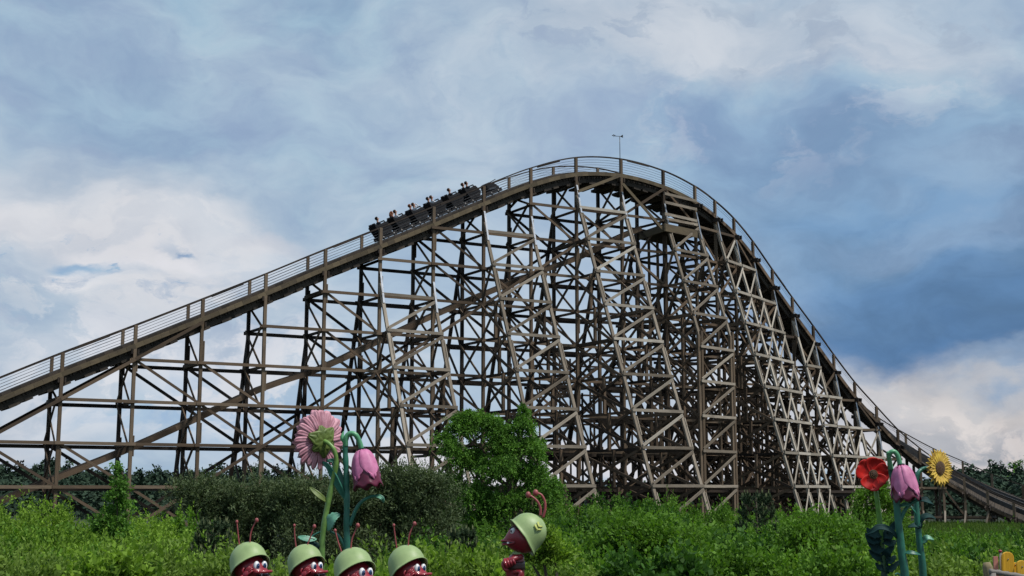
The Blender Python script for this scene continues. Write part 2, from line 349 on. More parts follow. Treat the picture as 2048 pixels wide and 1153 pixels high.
def cpart(mb, name, mat, parent=None):
    if parent is None:
        ob = mb.build(name, mat, coaster); ob.location = -CO
    else: ob = mb.build(name, mat, parent)
    return ob
BEAMS = {}
def beam(kind, p, q, w, h, mat='wood', side=None, up=Vector((0, 0, 1))):
    j = Vector((random.uniform(-.004, .004), random.uniform(-.004, .004), random.uniform(-.004, .004)))
    BEAMS.setdefault((kind), []).append((Vector(p)+j, Vector(q)+j, w, h, mat, side, up))
def flush():
    for kind, lst in BEAMS.items():
        def size(b):
            a = px(b[0]); c = px(b[1])
            cx = lambda t: (min(max(t[0], 0), W0), min(max(t[1], 0), H0))
            a = cx(a); c = cx(c)
            return -math.hypot(a[0]-c[0], a[1]-c[1]) * (b[2]+b[3])
        lst.sort(key=size)
        for b in lst[:100]:
            mb = MB(); mb.beam(*b[:4], up=b[6], side=b[5]); cpart(mb, kind, M[b[4]])
        rest = lst[100:]
        if rest:
            mb = MB(); mats = sorted(set(b[4] for b in rest))
            for b in rest: mb.beam(*b[:4], up=b[6], side=b[5], mi=mats.index(b[4]))
            tag(cpart(mb, kind, [M[x] for x in mats]), kind='stuff')
LV = [3.6 + 2.66*k for k in range(-1, 11)]
RS = {5: 567, 6: 587, 7: 445, 8: 455, 9: 392, 10: 405, 11: 427, 12: 445, 13: 450, 14: 492, 15: 545, 16: 600, 17: 642, 18: 700, 19: 762, 20: 822, 21: 868}
BT = {}
for k in range(5, 11): BT[k] = .42
BT.update({11: .37, 12: .33}); [BT.__setitem__(k, .30) for k in range(13, 22)]
def NP0(i, z): b = ND[i] + OUT[i]*.12; return Vector((b.x, b.y, z))
def topz(i): return min(ND[i].z, FD[i].z) - .35
near_rk = {}; far_rk = {}
WG = lambda k: 'wood_pale' if k >= 13 or k in (9, 10) and random.random() < .4 else 'wood_grey'  # right-hand rakers get the paler tone that stands in for light on them
Z = Vector((0, 0, 1))
def at(base, z): return Vector((base.x, base.y, z))
def rk_pt(i, z):      # point on the near raker of bent i at height z
    z0, t, zb = near_rk[i]; b = ND[i] + OUT[i]*.12
    zz = max(z, zb)
    return at(b, z) + OUT[i]*(t*max(0, z0-zz))
def frk_pt(i, z):
    z0, t = far_rk[i]; b = FD[i] - OUT[i]*.12
    return at(b, z) - OUT[i]*(t*max(0, z0-z))
for i in range(nb):
    k = i-OFFI
    nbse = ND[i] + OUT[i]*.12; fbse = FD[i] - OUT[i]*.12
    gz = 0.0
    # near and far posts run from the ground up to the hand rail
    ptop = NT[i].z
    beam('post', at(nbse, gz), at(nbse, ptop), .21, .21, 'wood_brown' if random.random() < .4 else 'wood', side=OUT[i])
    far_h = FD[i].z + (RAILH if k < 17 else 1.25)
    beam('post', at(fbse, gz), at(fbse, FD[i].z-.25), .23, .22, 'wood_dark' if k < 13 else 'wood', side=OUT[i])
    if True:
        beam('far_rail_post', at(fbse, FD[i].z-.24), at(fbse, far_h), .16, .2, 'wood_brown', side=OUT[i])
    # splice plates up the posts
    for zz in np.arange(4.6 + (i % 3)*.9, topz(i)-1.2, 5.32):
        c = nbse + TAN[i]*.16
        beam('splice_plate', at(c, zz), at(c, zz+1.3), .22, .07, 'wood_brown', side=OUT[i])
        c = fbse + TAN[i]*.17
        beam('splice_plate', at(c, zz), at(c, zz+1.3), .22, .07, 'wood', side=OUT[i])
    # rakers
    if k in RS:
        z0 = P(RT[i][0], RS[k], YT[i]).z
        near_rk[i] = (z0, BT[k], 0.0)
        if k in (11, 12):
            zb = P(1400, 668, YT[i]-6).z
            near_rk[i] = (z0, BT[k], zb)
        z0_, t_, zb_ = near_rk[i]
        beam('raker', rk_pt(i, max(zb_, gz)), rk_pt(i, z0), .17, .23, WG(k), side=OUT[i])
        beam('raker_strap', rk_pt(i, z0-1.5)+TAN[i]*.0+OUT[i]*.14, rk_pt(i, z0)+OUT[i]*.14+Z*.8, .14, .02, 'steel', side=TAN[i])
        for zz in np.arange(1.0, z0-2.5, 5.32):
            if zz < zb_: continue
            beam('splice_plate', rk_pt(i, zz+random.uniform(0, 1)) + TAN[i]*.14, rk_pt(i, zz+2.2) + TAN[i]*.14, .28, .07, 'wood_grey', side=OUT[i])
        if zb_ > 0:
            for s in (-.16, .16):
                beam('raker_post', rk_pt(i, gz) + TAN[i]*s, rk_pt(i, zb_) + TAN[i]*s + Z*(.4+s), .22, .22, 'wood_brown', side=OUT[i])
    if 2 <= k <= 20:
        z0 = topz(i) - (2.6 if k % 2 else 4.8)
        if z0 > 5:
            far_rk[i] = (z0, .30)
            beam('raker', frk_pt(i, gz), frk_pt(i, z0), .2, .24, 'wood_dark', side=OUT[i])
            zz = 5.5 + (i % 3)*1.5
            if zz+1.8 < z0: beam('splice_plate', frk_pt(i, zz)+TAN[i]*.15, frk_pt(i, zz+1.9)+TAN[i]*.15, .32, .12, 'wood_dark', side=OUT[i])
    # transverse ledgers and braces inside the bent
    tz = topz(i)
    lv = [z for z in LV if z < tz-.4]
    for z in lv:
        pn = rk_pt(i, z) if i in near_rk and z < near_rk[i][0] else at(nbse, z)
        pf = frk_pt(i, z) if i in far_rk and z < far_rk[i][0] else at(fbse, z)
        beam('bent_ledger', pn + TAN[i]*.17, pf + TAN[i]*.17, .08, .19, 'wood_dark' if random.random() < .45 else 'wood', side=TAN[i])
        if z > 6 and random.random() < .2: beam('bent_ledger', pn - TAN[i]*.17, pf - TAN[i]*.17, .09, .26, 'wood', side=TAN[i])
    for j in range(len(lv)):
        za = lv[j]; zb = lv[j+1] if j+1 < len(lv) else tz
        if zb-za < 1: continue
        a, b_ = at(nbse, za), at(fbse, zb)
        if j % 2: a, b_ = at(nbse, za+.2), at(fbse, zb-.2)
        beam('bent_brace', at(nbse, za)-TAN[i]*.2, at(fbse, zb)-TAN[i]*.2, .07, .16, 'wood', side=TAN[i])
        if random.random() < .3: beam('bent_brace', at(nbse, zb)-TAN[i]*.24, at(fbse, za)-TAN[i]*.24, .08, .2, 'wood', side=TAN[i])
        if i in near_rk and zb < near_rk[i][0]-1:
            w_ = (rk_pt(i, za)-at(nbse, za)).length
            if w_ > 1.2:
                beam('bent_brace', at(nbse, za)-TAN[i]*.16, rk_pt(i, zb)-TAN[i]*.16, .08, .2, 'wood', side=TAN[i])
                if w_ > 3.5:
                    md = .5
                    beam('inner_post', at(at(nbse, za).lerp(rk_pt(i, za), md), za), at(at(nbse, zb).lerp(rk_pt(i, za), md), zb), .2, .2, 'wood', side=OUT[i])
                    beam('bent_brace', at(nbse, zb)-TAN[i]*.28, rk_pt(i, za)-TAN[i]*.28, .08, .2, 'wood', side=TAN[i])
        if i in far_rk and zb < far_rk[i][0]-1:
            w_ = (frk_pt(i, za)-at(fbse, za)).length
            if w_ > 1.2: beam('bent_brace', at(fbse, za)-TAN[i]*.16, frk_pt(i, zb)-TAN[i]*.16, .08, .2, 'wood_dark', side=TAN[i])
    if k in (23, 24, 25, 26):
        beam('raker', NP0(i, .0)+OUT[i]*.75+TAN[i]*-.2, NP0(i, 1.5)+OUT[i]*.15, .16, .2, 'wood_grey', side=TAN[i]); beam('bent_brace', at(fbse, .2), at(nbse, topz(i)), .08, .2, 'wood_grey', side=TAN[i])
        beam('inner_post', at(nbse.lerp(fbse, .5), 0), at(nbse.lerp(fbse, .5), topz(i)), .2, .2, 'wood_grey', side=TAN[i])
    # cap beam under the deck, ends sticking out past the posts
    ca = ND[i] + OUT[i]*(.75 if k > 11 else .3); cb = FD[i] - OUT[i]*.35
    beam('cap_beam', ca - Z*.5 + TAN[i]*.2, cb - Z*.5 + TAN[i]*.2, .1, .32, 'wood_dark', side=TAN[i])
    beam('cap_beam', ca - Z*.5 - TAN[i]*.2, cb - Z*.5 - TAN[i]*.2, .1, .32, 'wood_dark', side=TAN[i])
    # sloping knee brace from deck down to far post (dark wedge)
    if k < 10: beam('knee_brace', at(fbse, FD[i].z-.55)-TAN[i]*.9, at(nbse, ND[i].z-.55)-TAN[i]*.25, .1, .36, 'wood_dark')
# longitudinal girts and diagonals
def bay_line(kind, fa, fb, i, z, off, w, h, mat, lap=.25):
    a = fa(i, z); b_ = fb(i+1, z); d = (b_-a).normalized()
    sgn = .05 if i % 2 else 0
    beam(kind, a - d*lap + OUT[i]*(off+sgn), b_ + d*lap + OUT[i+1]*(off+sgn), w, h, mat)
NP = lambda i, z: at(ND[i] + OUT[i]*.12, z)
FPp = lambda i, z: at(FD[i] - OUT[i]*.12, z)
for i in range(nb-1):
    k = i-OFFI
    tz = min(topz(i), topz(i+1)); tmax = max(topz(i), topz(i+1))
    for j, z in enumerate(LV):
        if z < tmax-.5 and z < tz+1.0:
            if z < tz: bay_line('girt', NP, NP, i, z, .17, .09, .20, 'wood_brown' if random.random() < .5 else 'wood')
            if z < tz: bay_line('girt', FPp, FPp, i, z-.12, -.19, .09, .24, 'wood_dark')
        if k >= 13 and z+1.33 < tz and random.random() < .6:
            bay_line('girt', FPp, FPp, i, z+1.2, .2, .08, .2, 'wood')
        if i in near_rk and i+1 in near_rk and (k in (5, 7, 9, 11) or k >= 13 and k != 16):
            if z < min(near_rk[i][0], near_rk[i+1][0])+.2:
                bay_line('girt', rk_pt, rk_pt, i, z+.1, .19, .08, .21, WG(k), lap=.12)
                zn = z+2.66
                if zn < min(near_rk[i][0], near_rk[i+1][0])+.9:
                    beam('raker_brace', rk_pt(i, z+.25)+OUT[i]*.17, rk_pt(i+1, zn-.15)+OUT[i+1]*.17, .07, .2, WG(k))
        if i in far_rk and i+1 in far_rk and z < min(far_rk[i][0], far_rk[i+1][0]) and k % 2:
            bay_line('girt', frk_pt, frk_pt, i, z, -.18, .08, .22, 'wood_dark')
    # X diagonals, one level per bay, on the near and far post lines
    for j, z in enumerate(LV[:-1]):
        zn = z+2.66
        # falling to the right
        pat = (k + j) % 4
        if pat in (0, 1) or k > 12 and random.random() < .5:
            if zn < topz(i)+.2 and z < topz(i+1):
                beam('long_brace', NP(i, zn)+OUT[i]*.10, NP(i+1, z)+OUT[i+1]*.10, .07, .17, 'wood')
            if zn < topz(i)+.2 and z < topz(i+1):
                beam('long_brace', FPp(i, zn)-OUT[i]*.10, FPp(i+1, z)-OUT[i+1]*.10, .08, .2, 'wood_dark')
        if (k - j) % 4 == 1 or k > 10 and (k - j) % 4 == 2 and random.random() < .5:
            if zn < topz(i+1)+.2 and z < topz(i):
                beam('long_brace', NP(i, z)+OUT[i]*.26, NP(i+1, zn)+OUT[i+1]*.26, .08, .2, 'wood')
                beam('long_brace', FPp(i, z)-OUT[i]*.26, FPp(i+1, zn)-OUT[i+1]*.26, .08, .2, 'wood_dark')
# second row of trestle inside the curve (crossing section behind the drop)
for r_, (uu0, uu1, Y0, Y1, ztop, nn) in enumerate([(1080, 1700, 117, 131, 15, 11), (1190, 1640, 108, 123, 11.5, 9)]):
    prev = None
    for q in range(nn):
        f = q/(nn-1); Y = Y0+(Y1-Y0)*f; base = P(uu0+(uu1-uu0)*f, 985, Y); base.z = 0
        zt = ztop*(1-.5*f*f) + 1.2*math.sin(f*3)
        beam('inner_post', base, at(base, zt), .17, .17, 'wood_dark' if q % 2 else 'wood')
        b2 = base + Vector((-.9, 1.6, 0)); beam('inner_post', b2, at(b2, zt), .17, .17, 'wood_dark')
        for z in [z for z in LV if z < zt]:
            beam('bent_ledger', at(base, z+.3), at(b2, z+.3), .09, .22, 'wood')
            if z+2.66 < zt: beam('bent_brace', at(base, z), at(b2, z+2.66), .08, .18, 'wood')
        if prev is not None:
            for jj, z in enumerate([z for z in LV if z < zt]):
                beam('girt', at(prev, z+.4), at(base, z+.4), .09, .17, 'wood_dark')
                if (jj+q) % 2: beam('long_brace', at(prev, z+.4), at(base, z+2.9), .08, .2, 'wood_dark')
                else: beam('long_brace', at(prev, z+2.9), at(base, z+.4), .08, .2, 'wood')
        prev = base
flush()
# deck: longitudinal ledgers, sleepers, walk boards, running rails
mbl = MB(); n_ = len(nd)
def strip(mb, s, dz0, w, h, i0=0, i1=None):
    i1 = i1 or n_-1
    pts = [across(i, s, dz0) for i in range(i0, i1+1)]
    for a in range(len(pts)-1):
        o = OUT[min((i0+a)//SUB, nb-1)]
        d = (pts[a+1]-pts[a]).normalized()*.01
        mb.beam(pts[a]-d, pts[a+1]+d, w, h, side=o)
def sub_strip(name, s, dz, w, h, mat, i0=0, i1=None, parent=None):
    mb = MB(); strip(mb, s, dz, w, h, i0, i1); return cpart(mb, name, M[mat], parent)
sub_strip('deck_edge_beam', -.055, -.15, .12, .30, 'wood_edge', i1=(OFFI+12)*SUB)
sub_strip('deck_edge_beam', -.055, -.17, .12, .30, 'wood', i0=(OFFI+12)*SUB)
sub_strip('deck_edge_beam', .05, -.58, .16, .46, 'deck')
sub_strip('deck_edge_beam', 1.02, -.20, .10, .40, 'wood_brown')
track = sub_strip('track_ledger', .33, -.34, .30, .34, 'deck')
tl2 = sub_strip('track_ledger', .68, -.34, .30, .34, 'deck')
for s in (.34, .67):
    sub_strip('laminated_rail', s, .10, .26, .30, 'deck', parent=track)
    sub_strip('steel_running_strip', s, .265, .12, .02, 'steel', parent=track)
for s in (.26, .74): sub_strip('laminated_rail', s, .12, .2, .52, 'rail_black', i0=(OFFI+15)*SUB, parent=track)
mb = MB()
for i in range(0, n_-1):
    for t_ in (0, .33, .66):
        a = nd[i].lerp(nd[i+1], t_); c = fd[i].lerp(fd[i+1], t_)
        o = (a-c).normalized(); tn = (nd[i+1]-nd[i]).normalized()
        short = (i*3+int(t_*3)) % 3
        ext = (.22 if short == 0 else .05) if i//SUB-OFFI > 11 else -.02
        mb.beam(a - Z*.11 + o*ext - (o*.0), c - Z*.11 - o*ext, .13, .2, side=tn)
        if short == 0: mb.beam(a - Z*.36, c - Z*.36, .12, .28, side=tn)
        if (i*3+int(t_*3)) % 4 == 1 and i//SUB-OFFI < 12: mb.beam(a.lerp(c, .01) - Z*.84, c - Z*.84, .5, .16+.08*random.random(), side=tn)
tag(cpart(mb, 'sleeper', M['deck'], None), kind='stuff')
# walk boards both sides
for s0, s1 in ((.03, .24), (.77, .97)):
    mb = MB(); n_w = (OFFI+14)*SUB
    rows = [[across(i, s0, .01), across(i, s1, .01), across(i, s1, -.03), across(i, s0, -.03)] for i in range(n_w)]
    mb.grid(rows, close=True, smooth=False); cpart(mb, 'walkway', M['deck'])
# hand rails
rt = catmull(NT, SUB)
frt = catmull([FD[i] + Z*(RAILH if i-OFFI < 17 else 1.25) - OUT[i]*.12 for i in range(nb)], SUB)
def tube_part(name, pts, r, mat, parent=None, n=6):
    mb = MB(); mb.tube(pts, r, n, cap=True); return cpart(mb, name, M[mat], parent)
def railbeam(pts, w, h, name, mat, parent=None):
    mb = MB()
    for a in range(len(pts)-1):
        d = (pts[a+1]-pts[a]).normalized()*.01; mb.beam(pts[a]-d, pts[a+1]+d, w, h)
    return cpart(mb, name, M[mat], parent)
hr = railbeam([p + OUT[min(j//SUB, nb-1)]*.12 + Z*.03 for j, p in enumerate(rt)], .13, .09, 'handrail', 'wood_dark')
hr2 = railbeam(frt, .13, .08, 'handrail', 'wood_dark')
for c in range(5):
    dz = -.2 - c*.2
    e = (OFFI+13)*SUB if c > 1 else len(rt)-1
    tube_part('cable', [rt[j] + OUT[min(j//SUB, nb-1)]*.05 + Z*dz for j in range(0, e+1, 2)], .012, 'cable', hr, 4)
    if c < 5: tube_part('cable', [frt[j] + Z*(dz+.02) for j in range(0, (e if c else len(frt)-1)+1, 2)], .012, 'cable', hr2, 4)
# lapped rail boards
for i in range(1, 22, 2):
    a = rt[i*SUB+1]; b_ = rt[i*SUB+5]; mb = MB(); o = OUT[i]
    mb.beam(a+o*.22-Z*.05, b_+o*.22-Z*.05, .05, .13); cpart(mb, 'rail_splice', M['wood_dark'])
# inclined service ramp inside the hill
ramp_pts = [(-40, 1020), (108, 958), (256, 899), (392, 838), (520, 779), (642, 737), (760, 681), (868, 631), (965, 590), (1083, 543), (1156, 516), (1237, 476), (1275, 460)]
rp = []
for (u, v) in ramp_pts:
    a = (u-1024)/FPX; yb = lineY(u) + DW*.5/ math.cos(TH)*1.0
    rp.append(P(u, v, yb))
rc = catmull(rp, 3); Ol = OUT[OFFI+2]
rampm = MB(); 
for a in range(len(rc)-1): rampm.beam(rc[a]+Ol*.55, rc[a+1]+Ol*.55, .09, .34, side=Ol)
ramp = cpart(rampm, 'service_ramp', M['wood'])
rampm = MB()
for a in range(len(rc)-1): rampm.beam(rc[a]-Ol*.55, rc[a+1]-Ol*.55, .09, .42, side=Ol); rampm.beam(rc[a]+Ol*.5+Z*.21, rc[a+1]+Ol*.5+Z*.21, .12, .08, side=Ol)
cpart(rampm, 'stringer', M['deck'], ramp)
rampm = MB(); 
for a in range(len(rc)-1):
    rampm.beam(rc[a]-Z*.05, rc[a+1]-Z*.05, .95, .08, side=Ol)
cpart(rampm, 'walk_board', M['deck'], ramp)
# platform near the crest
pc = [P(1272, 470, 106), P(1330, 470, 101.8), P(1394, 470, 104.6), P(1340, 470, 109)]
zpl = P(1330, 453, 102).z
pm = MB(); top = [Vector((p.x, p.y, zpl)) for p in pc]; bot = [p - Z*.25 for p in top]
pm.quadmesh(top+bot, [(0, 1, 2, 3), (7, 6, 5, 4), (0, 4, 5, 1), (1, 5, 6, 2), (2, 6, 7, 3), (3, 7, 4, 0)], None, .4)
plat = cpart(pm, 'maintenance_platform', M['deck'])
for (a, b_) in ((0, 1), (1, 2)):
    o_ = Vector((.0, -.12, 0)); q = MB(); q.beam(top[a]+o_-Z*.15, top[b_]+o_-Z*.15, .09, .62); cpart(q, 'fascia_board', M['wood_edge'], plat)
for dz in (.95, 1.9, 2.6):
    q = MB(); o_ = Vector((0, -.16, 0)); q.beam(top[1]+o_+Z*dz, top[2]+o_+Z*dz, .08, .22); cpart(q, 'guard_board', M['wood_grey'], plat)
for f in (.2, .45, .7):
    q = MB(); pcn = top[0].lerp(top[3], f) + (top[1]-top[0])*.2; q.beam(at(pcn, 0), at(pcn, zpl-.2), .22, .22); cpart(q, 'prop', M['wood_brown'], plat)
q = MB(); q.beam(P(1245, 370, 100.6)+Vector((0, -.3, 0)), P(1326, 462, 102.2)+Vector((0, -.3, 0)), .08, .22); cpart(q, 'knee_brace', M['wood_edge'])
q = MB(); q.beam(P(1156, 385, 98.3)+Vector((0, -.3, 0)), P(1240, 353, 100.2)+Vector((0, -.3, 0)), .08, .22); cpart(q, 'knee_brace', M['wood_edge'])
# lower track passing through the hill
for (u0, v0, Y0, u1, v1, Y1, th_) in ((1075, 912, 103, 1500, 914, 113, .5), (1440, 908, 116, 1600, 914, 121, .55), (1010, 985, 100, 1700, 988, 112, .55), (840, 905, 99, 1110, 872, 104, .25)):
    a = P(u0, v0, Y0); b_ = P(u1, v1, Y1); q = MB(); dd = (b_-a).normalized(); sd_ = Vector((dd.y, -dd.x, 0))
    for s in (-.8, .8): q.beam(a+sd_*s, b_+sd_*s, .2, th_)
    q.beam(a+Z*.1, b_+Z*.1, 2.2, .08); tr = cpart(q, 'lower_track', M['wood_dark'])
    q = MB(); nn = int((b_-a).length/.8)
    for c in range(nn): p_ = a.lerp(b_, c/nn); q.beam(p_+sd_*1.3-Z*.3, p_-sd_*1.3-Z*.3, .12, .2)
    cpart(q, 'crosstie_row', M['deck'], tr)
# wind sensor on the crest
wp = P(1240, 318, YT[OFFI+10]) ; wm_ = empty('wind_sensor', wp); tag(wm_, 'small dark wind sensor on a thin mast at the top of the wooden hill', 'wind sensor')
q = MB(); q.tube([(0, 0, 0), (0, 0, 1.85)], .03, 6); q.build('mast', M['rail_black'], wm_)
q = MB(); q.tube([(-.48, 0, 1.87), (.25, 0, 1.83)], .022, 6); q.build('crossarm', M['rail_black'], wm_)
q = MB(); q.quadmesh([Vector(v) for v in ((.08, .01, 1.80), (.26, .01, 1.72), (.26, .01, 1.98), (.08, .01, 1.87), (.08, -.01, 1.80), (.26, -.01, 1.72), (.26, -.01, 1.98), (.08, -.01, 1.87))], [(0, 1, 2, 3), (7, 6, 5, 4), (0, 4, 5, 1), (1, 5, 6, 2), (2, 6, 7, 3), (3, 7, 4, 0)]); q.build('vane', M['rail_black'], wm_)
q = MB()
for a in range(3):
    c = Vector((-.48+.11*math.cos(a*2.1+.4), .11*math.sin(a*2.1+.4), 1.93)); q.tube([(-.48, 0, 1.93), c], .01, 5); q.ellipsoid(c, (.045, .045, .045), n=8, m=6)
q.tube([(-.48, 0, 1.78), (-.48, 0, 1.98)], .015, 5); q.build('cup_rotor', M['rail_black'], wm_)
# small camera on the far rail near the crest
# ------------------------------------------------------------------ train
M['car'] = paint('dark_car_paint', (.012, .012, .014, 1), (.024, .023, .025, 1), rough=.75, scale=2, spec=.2, dirt=.0)
M['seat'] = paint('seat_padding', (.012, .012, .014, 1), (.025, .024, .026, 1), rough=.8, spec=.2, scale=5, dirt=.0)
M['chrome'] = paint('worn_steel', (.12, .125, .13, 1), (.06, .06, .065, 1), rough=.35, metal=.8, scale=8)
cen = [across(i, .5, .27) for i in range(n_)]
def track_at(u):      # frame on the track centre line at the bearing of u
    for a in range(len(cen)-1):
        ua, ub = px(cen[a])[0], px(cen[a+1])[0]
        if ua <= u <= ub:
            f = (u-ua)/(ub-ua); p = cen[a].lerp(cen[a+1], f); d = (cen[a+1]-cen[a]).normalized(); break
    l_ = Z.cross(d).normalized(); n2 = d.cross(l_)
    return p, Matrix((d, l_, n2)).transposed()
p0, R0 = track_at(875)
train = empty('coaster_train', p0); train.rotation_euler = R0.to_euler()
tag(train, 'black coaster train of open cars climbing the lift hill full of riders', 'roller coaster train')
bpy.context.view_layer.update()
TI = Matrix.LocRotScale(p0, R0.to_euler(), None).inverted()
def prism(mb, prof, y0, y1):          # side outline (x,z) extruded over y
    n = len(prof); vs = [Vector((x, y0, z)) for x, z in prof] + [Vector((x, y1, z)) for x, z in prof]
    mb.quadmesh(vs, [tuple(range(n)), tuple(range(2*n-1, n-1, -1))] + [(k, k+n, (k+1) % n+n, (k+1) % n) for k in range(n)])
def wheel(mb, c, r, w):
    c = Vector(c); mb.tube([c-Vector((0, w/2, 0)), c-Vector((0, w*.3, 0)), c+Vector((0, w*.3, 0)), c+Vector((0, w/2, 0))], [r*.86, r, r, r*.86], 16)
CARS = [773, 809, 845, 881, 916, 950, 983]
for ci, u in enumerate(CARS):
    p, R = track_at(u); Mx = TI @ Matrix.LocRotScale(p, R.to_euler(), None)
    mb = MB(); mb.beam((-.74, 0, .16), (.74, 0, .16), 1.12, .26, side=Vector((0, 1, 0)))
    mb.beam((-.82, 0, .2), (.84, 0, .2), .12, .1, side=Vector((0, 1, 0)))
    ch = mb.build('car_chassis', M['car'], train); ch.matrix_local = Mx
    lastc = ci == 6
    for x in (-.45, .45) if not lastc else (-.25, .4):
        for y in (-.52, .52):
            q = MB(); wheel(q, (x, y, .12), .12, .09); wo_ = q.build('wheel', M['rail_black'], ch)
            q = MB(); wheel(q, (x, y*1.1, .12), .05, .05); q.beam((x, y*1.02, .12), (x+.06, y*1.02, .3), .04, .08); q.build('axle_cap', M['chrome'], ch)
    if lastc:
        q = MB(); prism(q, [(-.42, .28), (.62, .28), (.66, .4), (.5, .62), (.28, .86), (-.05, 1.0), (-.35, .95), (-.42, .6)], -.5, .5)
        b_ = q.build('nose_cowl', M['car'], train); b_.matrix_local = Mx
        bv = b_.modifiers.new('b', 'BEVEL'); bv.width = .1; bv.segments = 3
        q = MB(); q.beam((.1, -.35, .95), (.72, -.2, 1.02), .07, .06); q.beam((-.3, -.53, .5), (.3, -.53, .42), .03, .14); q.build('nose_trim', M['chrome'], b_)
        continue
    q = MB()
    for s in (-1, 1):
        y0, y1 = (s*.62, s*.57) if s > 0 else (-.62, -.57)
        prism(q, [(-.58, .32), (.30, .30), (.50, .60), (.24, 1.14), (.08, 1.18), (-.5, 1.10), (-.68, 1.24), (-.78, 1.12)], min(y0, y1), max(y0, y1))
    q.beam((-.6, 0, .33), (.32, 0, .33), 1.15, .06, side=Vector((0, 1, 0)))
    tub = q.build('car_body', M['car'], train); tub.matrix_local = Mx
    bv = tub.modifiers.new('b', 'BEVEL'); bv.width = .02; bv.segments = 2
    for y in (-.29, .29):
        q = MB(); rows = []
        for t_ in np.linspace(0, 1, 7):
            x = -.42 - .26*t_; z = .55 + .78*t_; w_ = .25*(1-.25*t_**3); rows.append([Vector((x-.05, y-w_, z)), Vector((x, y-w_*.7, z)), Vector((x+.03, y, z)), Vector((x, y+w_*.7, z)), Vector((x-.05, y+w_, z))])
        q.grid(rows); so_ = q.build('seat_back', M['seat'], tub); solidify(so_, .09)
        q = MB(); q.beam((-.42, y, .52), (.08, y, .56), .46, .12, side=Vector((0, 1, 0))); q.build('seat_cushion', M['seat'], tub)
        q = MB(); q.tube([(.2, y-.18, .6), (.12, y-.18, .85), (-.08, y-.16, .95), (-.08, y+.16, .95), (.12, y+.18, .85), (.2, y+.18, .6)], .03, 8); q.build('lap_bar', M['chrome'], tub)
    q = MB(); q.tube([(.05, -.6, 1.14), (.1, -.5, 1.26), (.1, .5, 1.26), (.05, .6, 1.14)], .045, 8); q.build('grab_rail', M['seat'], tub)
    q = MB(); 
    for zz in (.5, .66, .82, .98): q.beam((-.6+.02, -.63, zz), (.32, -.63, zz-.02), .012, .02, side=Vector((0, 1, 0)))
    q.build('side_rib', M['seat'], tub)
# ---- riders
def rider_mesh(arms):
    V = []; E = []; Rr = []
    def add(p, r, par=None):
        V.append(p); Rr.append(r)
        if par is not None: E.append((par, len(V)-1))
        return len(V)-1
    pel = add((0, 0, 0), .125); ab = add((-.03, 0, .18), .12, pel); che = add((-.06, 0, .38), .14, ab); nk = add((-.06, 0, .53), .055, che)
    hd = add((-.03, 0, .64), .085, nk); hd2 = add((-.02, 0, .73), .105, hd); add((-.04, 0, .80), .08, hd2)
    for s in (-1, 1):
        hip = add((.08, s*.09, 0), .09, pel); kn = add((.46, s*.11, .05), .065, hip); an = add((.58, s*.11, -.34), .045, kn); add((.70, s*.11, -.38), .035, an)
        sh = add((-.06, s*.19, .44), .062, che)
        if arms == 'head' and s == -1: el_ = add((.14, s*.30, .56), .045, sh); ha = add((.05, s*.16, .76), .035, el_)
        elif arms == 'head': el_ = add((.2, s*.26, .52), .045, sh); ha = add((.1, s*.12, .74), .035, el_)
        else: el_ = add((.04, s*.25, .2), .045, sh); ha = add((.26, s*.15, .24), .034, el_)
    me = bpy.data.meshes.new('person'); me.from_pydata(V, E, []); o = bpy.data.objects.new('tmp', me); COL.objects.link(o)
    sk = o.modifiers.new('s', 'SKIN'); sk.use_smooth_shade = True
    for i, r in enumerate(Rr): me.skin_vertices[0].data[i].radius = (r, r)
    me.skin_vertices[0].data[0].use_root = True
    sb = o.modifiers.new('ss', 'SUBSURF'); sb.levels = 1; sb.render_levels = 1
    dg = bpy.context.evaluated_depsgraph_get(); ev = bpy.data.meshes.new_from_object(o.evaluated_get(dg)); bpy.data.objects.remove(o)
    KI = []
    for p_ in ev.polygons:
        c = p_.center
        if c.z > .52 and abs(c.y) < .12: k = 0
        elif c.x > .12 and abs(c.y) > .0 and c.z < .14: k = 2 if c.z > -.3 else 3
        elif c.z < .1: k = 2
        elif (c - Vector((.04, (1 if c.y > 0 else -1)*.25, .2))).length < .12 and c.x > .15 or (c.x > .17 and c.z > .15): k = 0
        else: k = 1
        KI.append(k)
        p_.use_smooth = True
    return ev, KI
M['skin'] = paint('skin', (.42, .22, .15, 1), (.36, .18, .12, 1), rough=.55, scale=20)
M['shoe'] = paint('shoe', (.05, .05, .05, 1))
def cloth(n_, c): 
    if n_ not in M: M[n_] = paint(n_, c, rough=.85, scale=15, spec=.2)
    return M[n_]
dk = cloth('dark_cloth', (.02, .022, .028, 1)); wh = cloth('white_cloth', (.6, .6, .62, 1)); jn = cloth('denim', (.03, .06, .14, 1)); ljn = cloth('light_denim', (.14, .2, .3, 1)); rd = cloth('pink_cloth', (.5, .3, .32, 1))
hair_b = cloth('brown_hair', (.05, .025, .014, 1)); hair_d = cloth('dark_hair', (.015, .01, .008, 1)); hair_r = cloth('auburn_hair', (.14, .05, .025, 1))
meshes = {a: rider_mesh(a) for a in ('lap', 'head')}
